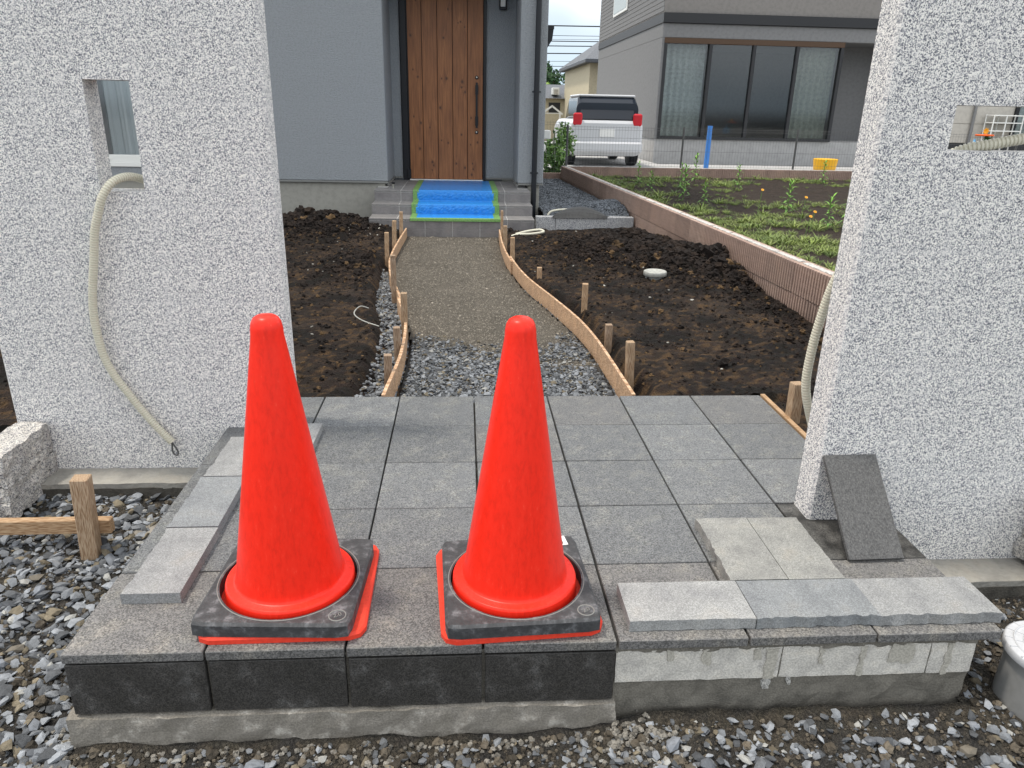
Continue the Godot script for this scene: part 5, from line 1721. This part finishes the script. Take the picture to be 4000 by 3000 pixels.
func build_conduits() -> void:
	var pts := [Vector3(-0.19, 0.7, -1.42), Vector3(-0.19, 0.8, -1.385), Vector3(-0.195, 0.852, -1.335), Vector3(-0.21, 0.874, -1.285), Vector3(-0.232, 0.882, -1.235), Vector3(-0.258, 0.868, -1.192), Vector3(-0.284, 0.828, -1.17), Vector3(-0.304, 0.779, -1.168), Vector3(-0.327, 0.715, -1.168), Vector3(-0.345, 0.628, -1.17), Vector3(-0.366, 0.535, -1.172), Vector3(-0.38, 0.452, -1.175), Vector3(-0.383, 0.381, -1.178), Vector3(-0.376, 0.288, -1.18), Vector3(-0.352, 0.213, -1.182), Vector3(-0.319, 0.151, -1.183), Vector3(-0.284, 0.087, -1.184), Vector3(-0.242, 0.022, -1.184), Vector3(-0.192, -0.046, -1.184)]
	var c := thing("conduit_hose", "cream corrugated hose hanging out of the left wall's slot", "hose")
	part(c, "hose", tube(pts, 0.0138, 12, 0.0085, 0.003), M.conduit)
	part(c, "wire_loop", tube([Vector3(-0.2, -0.036, -1.184), Vector3(-0.186, -0.06, -1.184), Vector3(-0.176, -0.085, -1.184), Vector3(-0.18, -0.098, -1.184), Vector3(-0.19, -0.095, -1.184), Vector3(-0.195, -0.08, -1.184), Vector3(-0.193, -0.05, -1.184)], 0.003, 8), M.wire)
	# right hose: through the wide slot, then down behind the wall
	var q := [Vector3(2.42, 1.085, -0.55), Vector3(2.3, 1.073, -0.555), Vector3(2.22, 1.056, -0.57), Vector3(2.15, 1.035, -0.6), Vector3(2.08, 0.97, -0.65), Vector3(2.01, 0.84, -0.69), Vector3(1.955, 0.68, -0.73), Vector3(1.936, 0.54, -0.75), Vector3(1.927, 0.42, -0.755), Vector3(1.93, 0.32, -0.755), Vector3(1.96, 0.22, -0.75), Vector3(2.02, 0.08, -0.76), Vector3(2.1, -0.08, -0.77)]
	var d := thing("conduit_hose", "cream corrugated hose bulging out behind the right gate wall", "hose")
	part(d, "hose", tube(q, 0.014, 12, 0.009, 0.003), M.conduit)
	solo("conduit_hose", "pair of cream pipes curving out beside the entrance steps", "hose", tube([Vector3(1.33, -0.2, -6.3), Vector3(1.36, -0.14, -6.42), Vector3(1.45, -0.115, -6.45), Vector3(1.6, -0.108, -6.47), Vector3(1.72, -0.1, -6.55), Vector3(1.69, -0.09, -6.63), Vector3(1.55, -0.1, -6.58), Vector3(1.42, -0.12, -6.5)], 0.013, 10), M.conduit)
	solo("conduit_hose", "cream pipe lying across the kerb beside the downpipe", "hose", tube([Vector3(1.82, -0.06, -7.2), Vector3(1.86, 0.02, -7.22), Vector3(1.95, 0.045, -7.24), Vector3(2.08, 0.05, -7.26), Vector3(2.25, 0.05, -7.28)], 0.012, 10), M.conduit)
	# inspection pot with a white patterned lid
	var p := thing("inspection_pot", "grey plastic drain pot with a round white lid by the ledge", "drain pot", Vector3(2.262, -0.05, 0.008))
	part(p, "pot", lathe([Vector2(0.098, -0.012), Vector2(0.1, -0.02), Vector2(0.104, -0.3)], 40), M.grey_pvc)
	var ld := part(p, "lid", lathe([Vector2(0, 0.0), Vector2(0.106, 0.0), Vector2(0.111, -0.003), Vector2(0.112, -0.02), Vector2(0.105, -0.022)], 48), M.lid)
	for k in 4:
		var r: float = [0.03, 0.05, 0.07, 0.09][k]
		part(ld, "ring_rib", lathe([Vector2(r - 0.0022, 0.0), Vector2(r - 0.0012, 0.003), Vector2(r + 0.0012, 0.003), Vector2(r + 0.0022, 0.0)], 40), M.lid)
		var rb := MB.new()
		for j in [8, 10, 14, 18][k]:
			var a: float = TAU * (j + 0.5 * (k % 2)) / [8, 10, 14, 18][k]
			var u := Vector3(cos(a), 0, sin(a))
			rb.bar(u * (r + 0.001) + Vector3.UP * 0.0004, u * (r + 0.019) + Vector3.UP * 0.0004, 0.0014, 4)
		part(ld, "cross_rib", rb.mesh(), M.lid)

func stone_color() -> Color:
	var c := Color(0.235, 0.25, 0.27) * (0.32 + 1.25 * pow(rng.randf(), 1.45))
	if rng.randf() < 0.1: c = Color(0.2, 0.17, 0.12) * rng.randf_range(0.6, 1.3)
	if rng.randf() < 0.05: c = Color(0.4, 0.4, 0.38)
	return c

func build_gravel() -> void:
	var items := []
	# path: crushed stone at the near end, and in the gap left of the form
	while items.size() < 12000:
		var z := rng.randf_range(-3.0, -1.525)
		var x := rng.randf_range(curve_x(FL, z) + 0.012, curve_x(FR, z) - 0.012)
		if rng.randf() < pow(sandness(x, z), 0.7) * 1.01: continue
		var s := rng.randf_range(0.003, 0.009) if rng.randf() < 0.88 else rng.randf_range(0.009, 0.016)
		items.append([Vector3(x, path_y(x, z) + s * rng.randf_range(0.0, 0.7), z), Vector3(s * 1.3, s * 0.5, s), stone_color() * 0.85])
	for i in 2200:
		var z := -1.54 - 3.2 * pow(rng.randf(), 1.1)
		var wd := 0.05 + 0.10 * smoothstep(-4.6, -3.3, z)
		var x := curve_x(FL, z) - 0.015 - rng.randf() * wd
		var s := rng.randf_range(0.006, 0.016)
		items.append([Vector3(x, soil_y(x, z) + s * 0.4, z), Vector3(s * 1.2, s * 0.6, s), stone_color()])
	for i in 900:
		var z := -1.54 - 2.6 * rng.randf()
		var x := curve_x(FR, z) + 0.015 + rng.randf() * 0.05
		var s := rng.randf_range(0.006, 0.014)
		items.append([Vector3(x, soil_y(x, z) + s * 0.4, z), Vector3(s * 1.2, s * 0.6, s), stone_color() * 0.8])
	scatter("path_gravel", "blue-grey crushed stone in the path bed and beside the form boards", "gravel", stone(11), M.stones, items)
	# small grit over the sand bed
	items = []
	while items.size() < 14000:
		var z := -2.2 - 4.6 * pow(rng.randf(), 1.25)
		var x := rng.randf_range(curve_x(FL, z) + 0.012, curve_x(FR, z) - 0.012)
		if rng.randf() > sandness(x, z): continue
		var s := rng.randf_range(0.0025, 0.0065)
		if rng.randf() < 0.012 or (z < -6.55 and rng.randf() < 0.12): s = rng.randf_range(0.007, 0.013)
		items.append([Vector3(x, path_y(x, z) + s * 0.2, z), Vector3(s * 1.2, s * 0.6, s), Color(0.28, 0.25, 0.205) * rng.randf_range(0.5, 1.45)])
	scatter("path_grit", "brown sand and grit spread over the path bed", "sand", stone(12), M.stones, items)
	# street side gravel
	items = []
	var crumbs := []
	while items.size() < 17000:
		var x := rng.randf_range(-1.15, 2.75)
		var z := rng.randf_range(-1.12, 0.62)
		if x > -0.005 and x < 2.09 and z < 0.03: continue
		if x > 2.0 and z < -0.42: continue
		if x < -0.62 and z < -0.88 and x > -0.78: continue
		if Vector2(x - 2.262, z - 0.008).length() < 0.11: continue
		var front := x > 0.0 and z < 0.14
		var dirt := 0.72 if front else 0.2
		if x > 1.1 and z > 0.0: dirt = 0.5
		if rng.randf() < dirt:
			var s := rng.randf_range(0.002, 0.006) if rng.randf() < 0.93 else rng.randf_range(0.006, 0.014)
			crumbs.append([Vector3(x, street_y(x, z) + s * 0.4, z), Vector3(s, s * 0.8, s), Color(0.105, 0.088, 0.066) * rng.randf_range(0.4, 1.6)])
			continue
		var s := 0.003 + 0.01 * pow(rng.randf(), 1.4)
		if rng.randf() < 0.16 and not front: s = rng.randf_range(0.012, 0.021)
		items.append([Vector3(x, street_y(x, z) + s * rng.randf_range(-0.1, 0.7), z), Vector3(s * 1.25, s * 0.6, s), stone_color()])
	scatter("street_gravel", "blue-grey crushed stone covering the ground before the paving", "gravel", stone(13), M.stones, items)
	# dropped mortar along the foot of the step
	for i in 520:
		var x := rng.randf_range(-0.12, 1.3)
		var z := 0.03 + 0.07 * absf(rng.randfn(0, 0.7))
		if rng.randf() < 0.25:
			x = rng.randfn(1.25, 0.05); z = rng.randfn(0.07, 0.04)
		elif rng.randf() < 0.2:
			x = rng.randfn(-0.04, 0.03); z = rng.randf_range(-0.05, 0.12)
		if x > 0.0 and x < 1.2 and z < 0.025: continue
		var s := rng.randf_range(0.003, 0.007)
		crumbs.append([Vector3(x, street_y(x, z) + s * 0.6, z), Vector3(s, s * 0.8, s), Color(0.3, 0.28, 0.245) * rng.randf_range(0.4, 1.15)])
	scatter("dirt_crumbs", "brown dirt and grey mortar crumbs at the foot of the step", "dirt", clod(9), M.stones, crumbs)
	# the largest loose stones, each a thing of its own
	var big := [stone(101), stone(102), stone(103), stone(104), stone(105)]
	var sm := []
	for i in 6:
		var m := mat(Color(0.2, 0.215, 0.24) * [0.7, 0.95, 1.2, 1.4, 0.5, 1.0][i], 0.8, M.soft_tex, 5.0)
		if i == 5: m.albedo_color = Color(0.17, 0.15, 0.12).linear_to_srgb()
		sm.append(m)
	var n := 0
	while n < 90:
		var x := rng.randf_range(-0.75, 2.5)
		var z := rng.randf_range(-0.85, 0.4)
		if x > -0.04 and x < 2.12 and z < 0.07: continue
		if Vector2(x - 2.262, z - 0.008).length() < 0.14: continue
		if x > 2.0 and z < -0.35: continue
		var s := rng.randf_range(0.015, 0.025)
		var side := "left of the paving" if x < -0.04 else "in front of the paving" if x < 2.12 else "right of the paving"
		var bs := Basis.from_euler(Vector3(rng.randf_range(-0.4, 0.4), rng.randf() * TAU, rng.randf_range(-0.4, 0.4))).scaled_local(Vector3(s * 1.25, s * 0.55, s * rng.randf_range(0.7, 1.0)))
		var o := solo("loose_stone", "loose angular stone on the gravel " + side, "stone", big[n % 5], sm[rng.randi_range(0, 5)], Vector3(x, street_y(x, z) + s * 0.4, z), "loose stones " + side, bs)
		n += 1
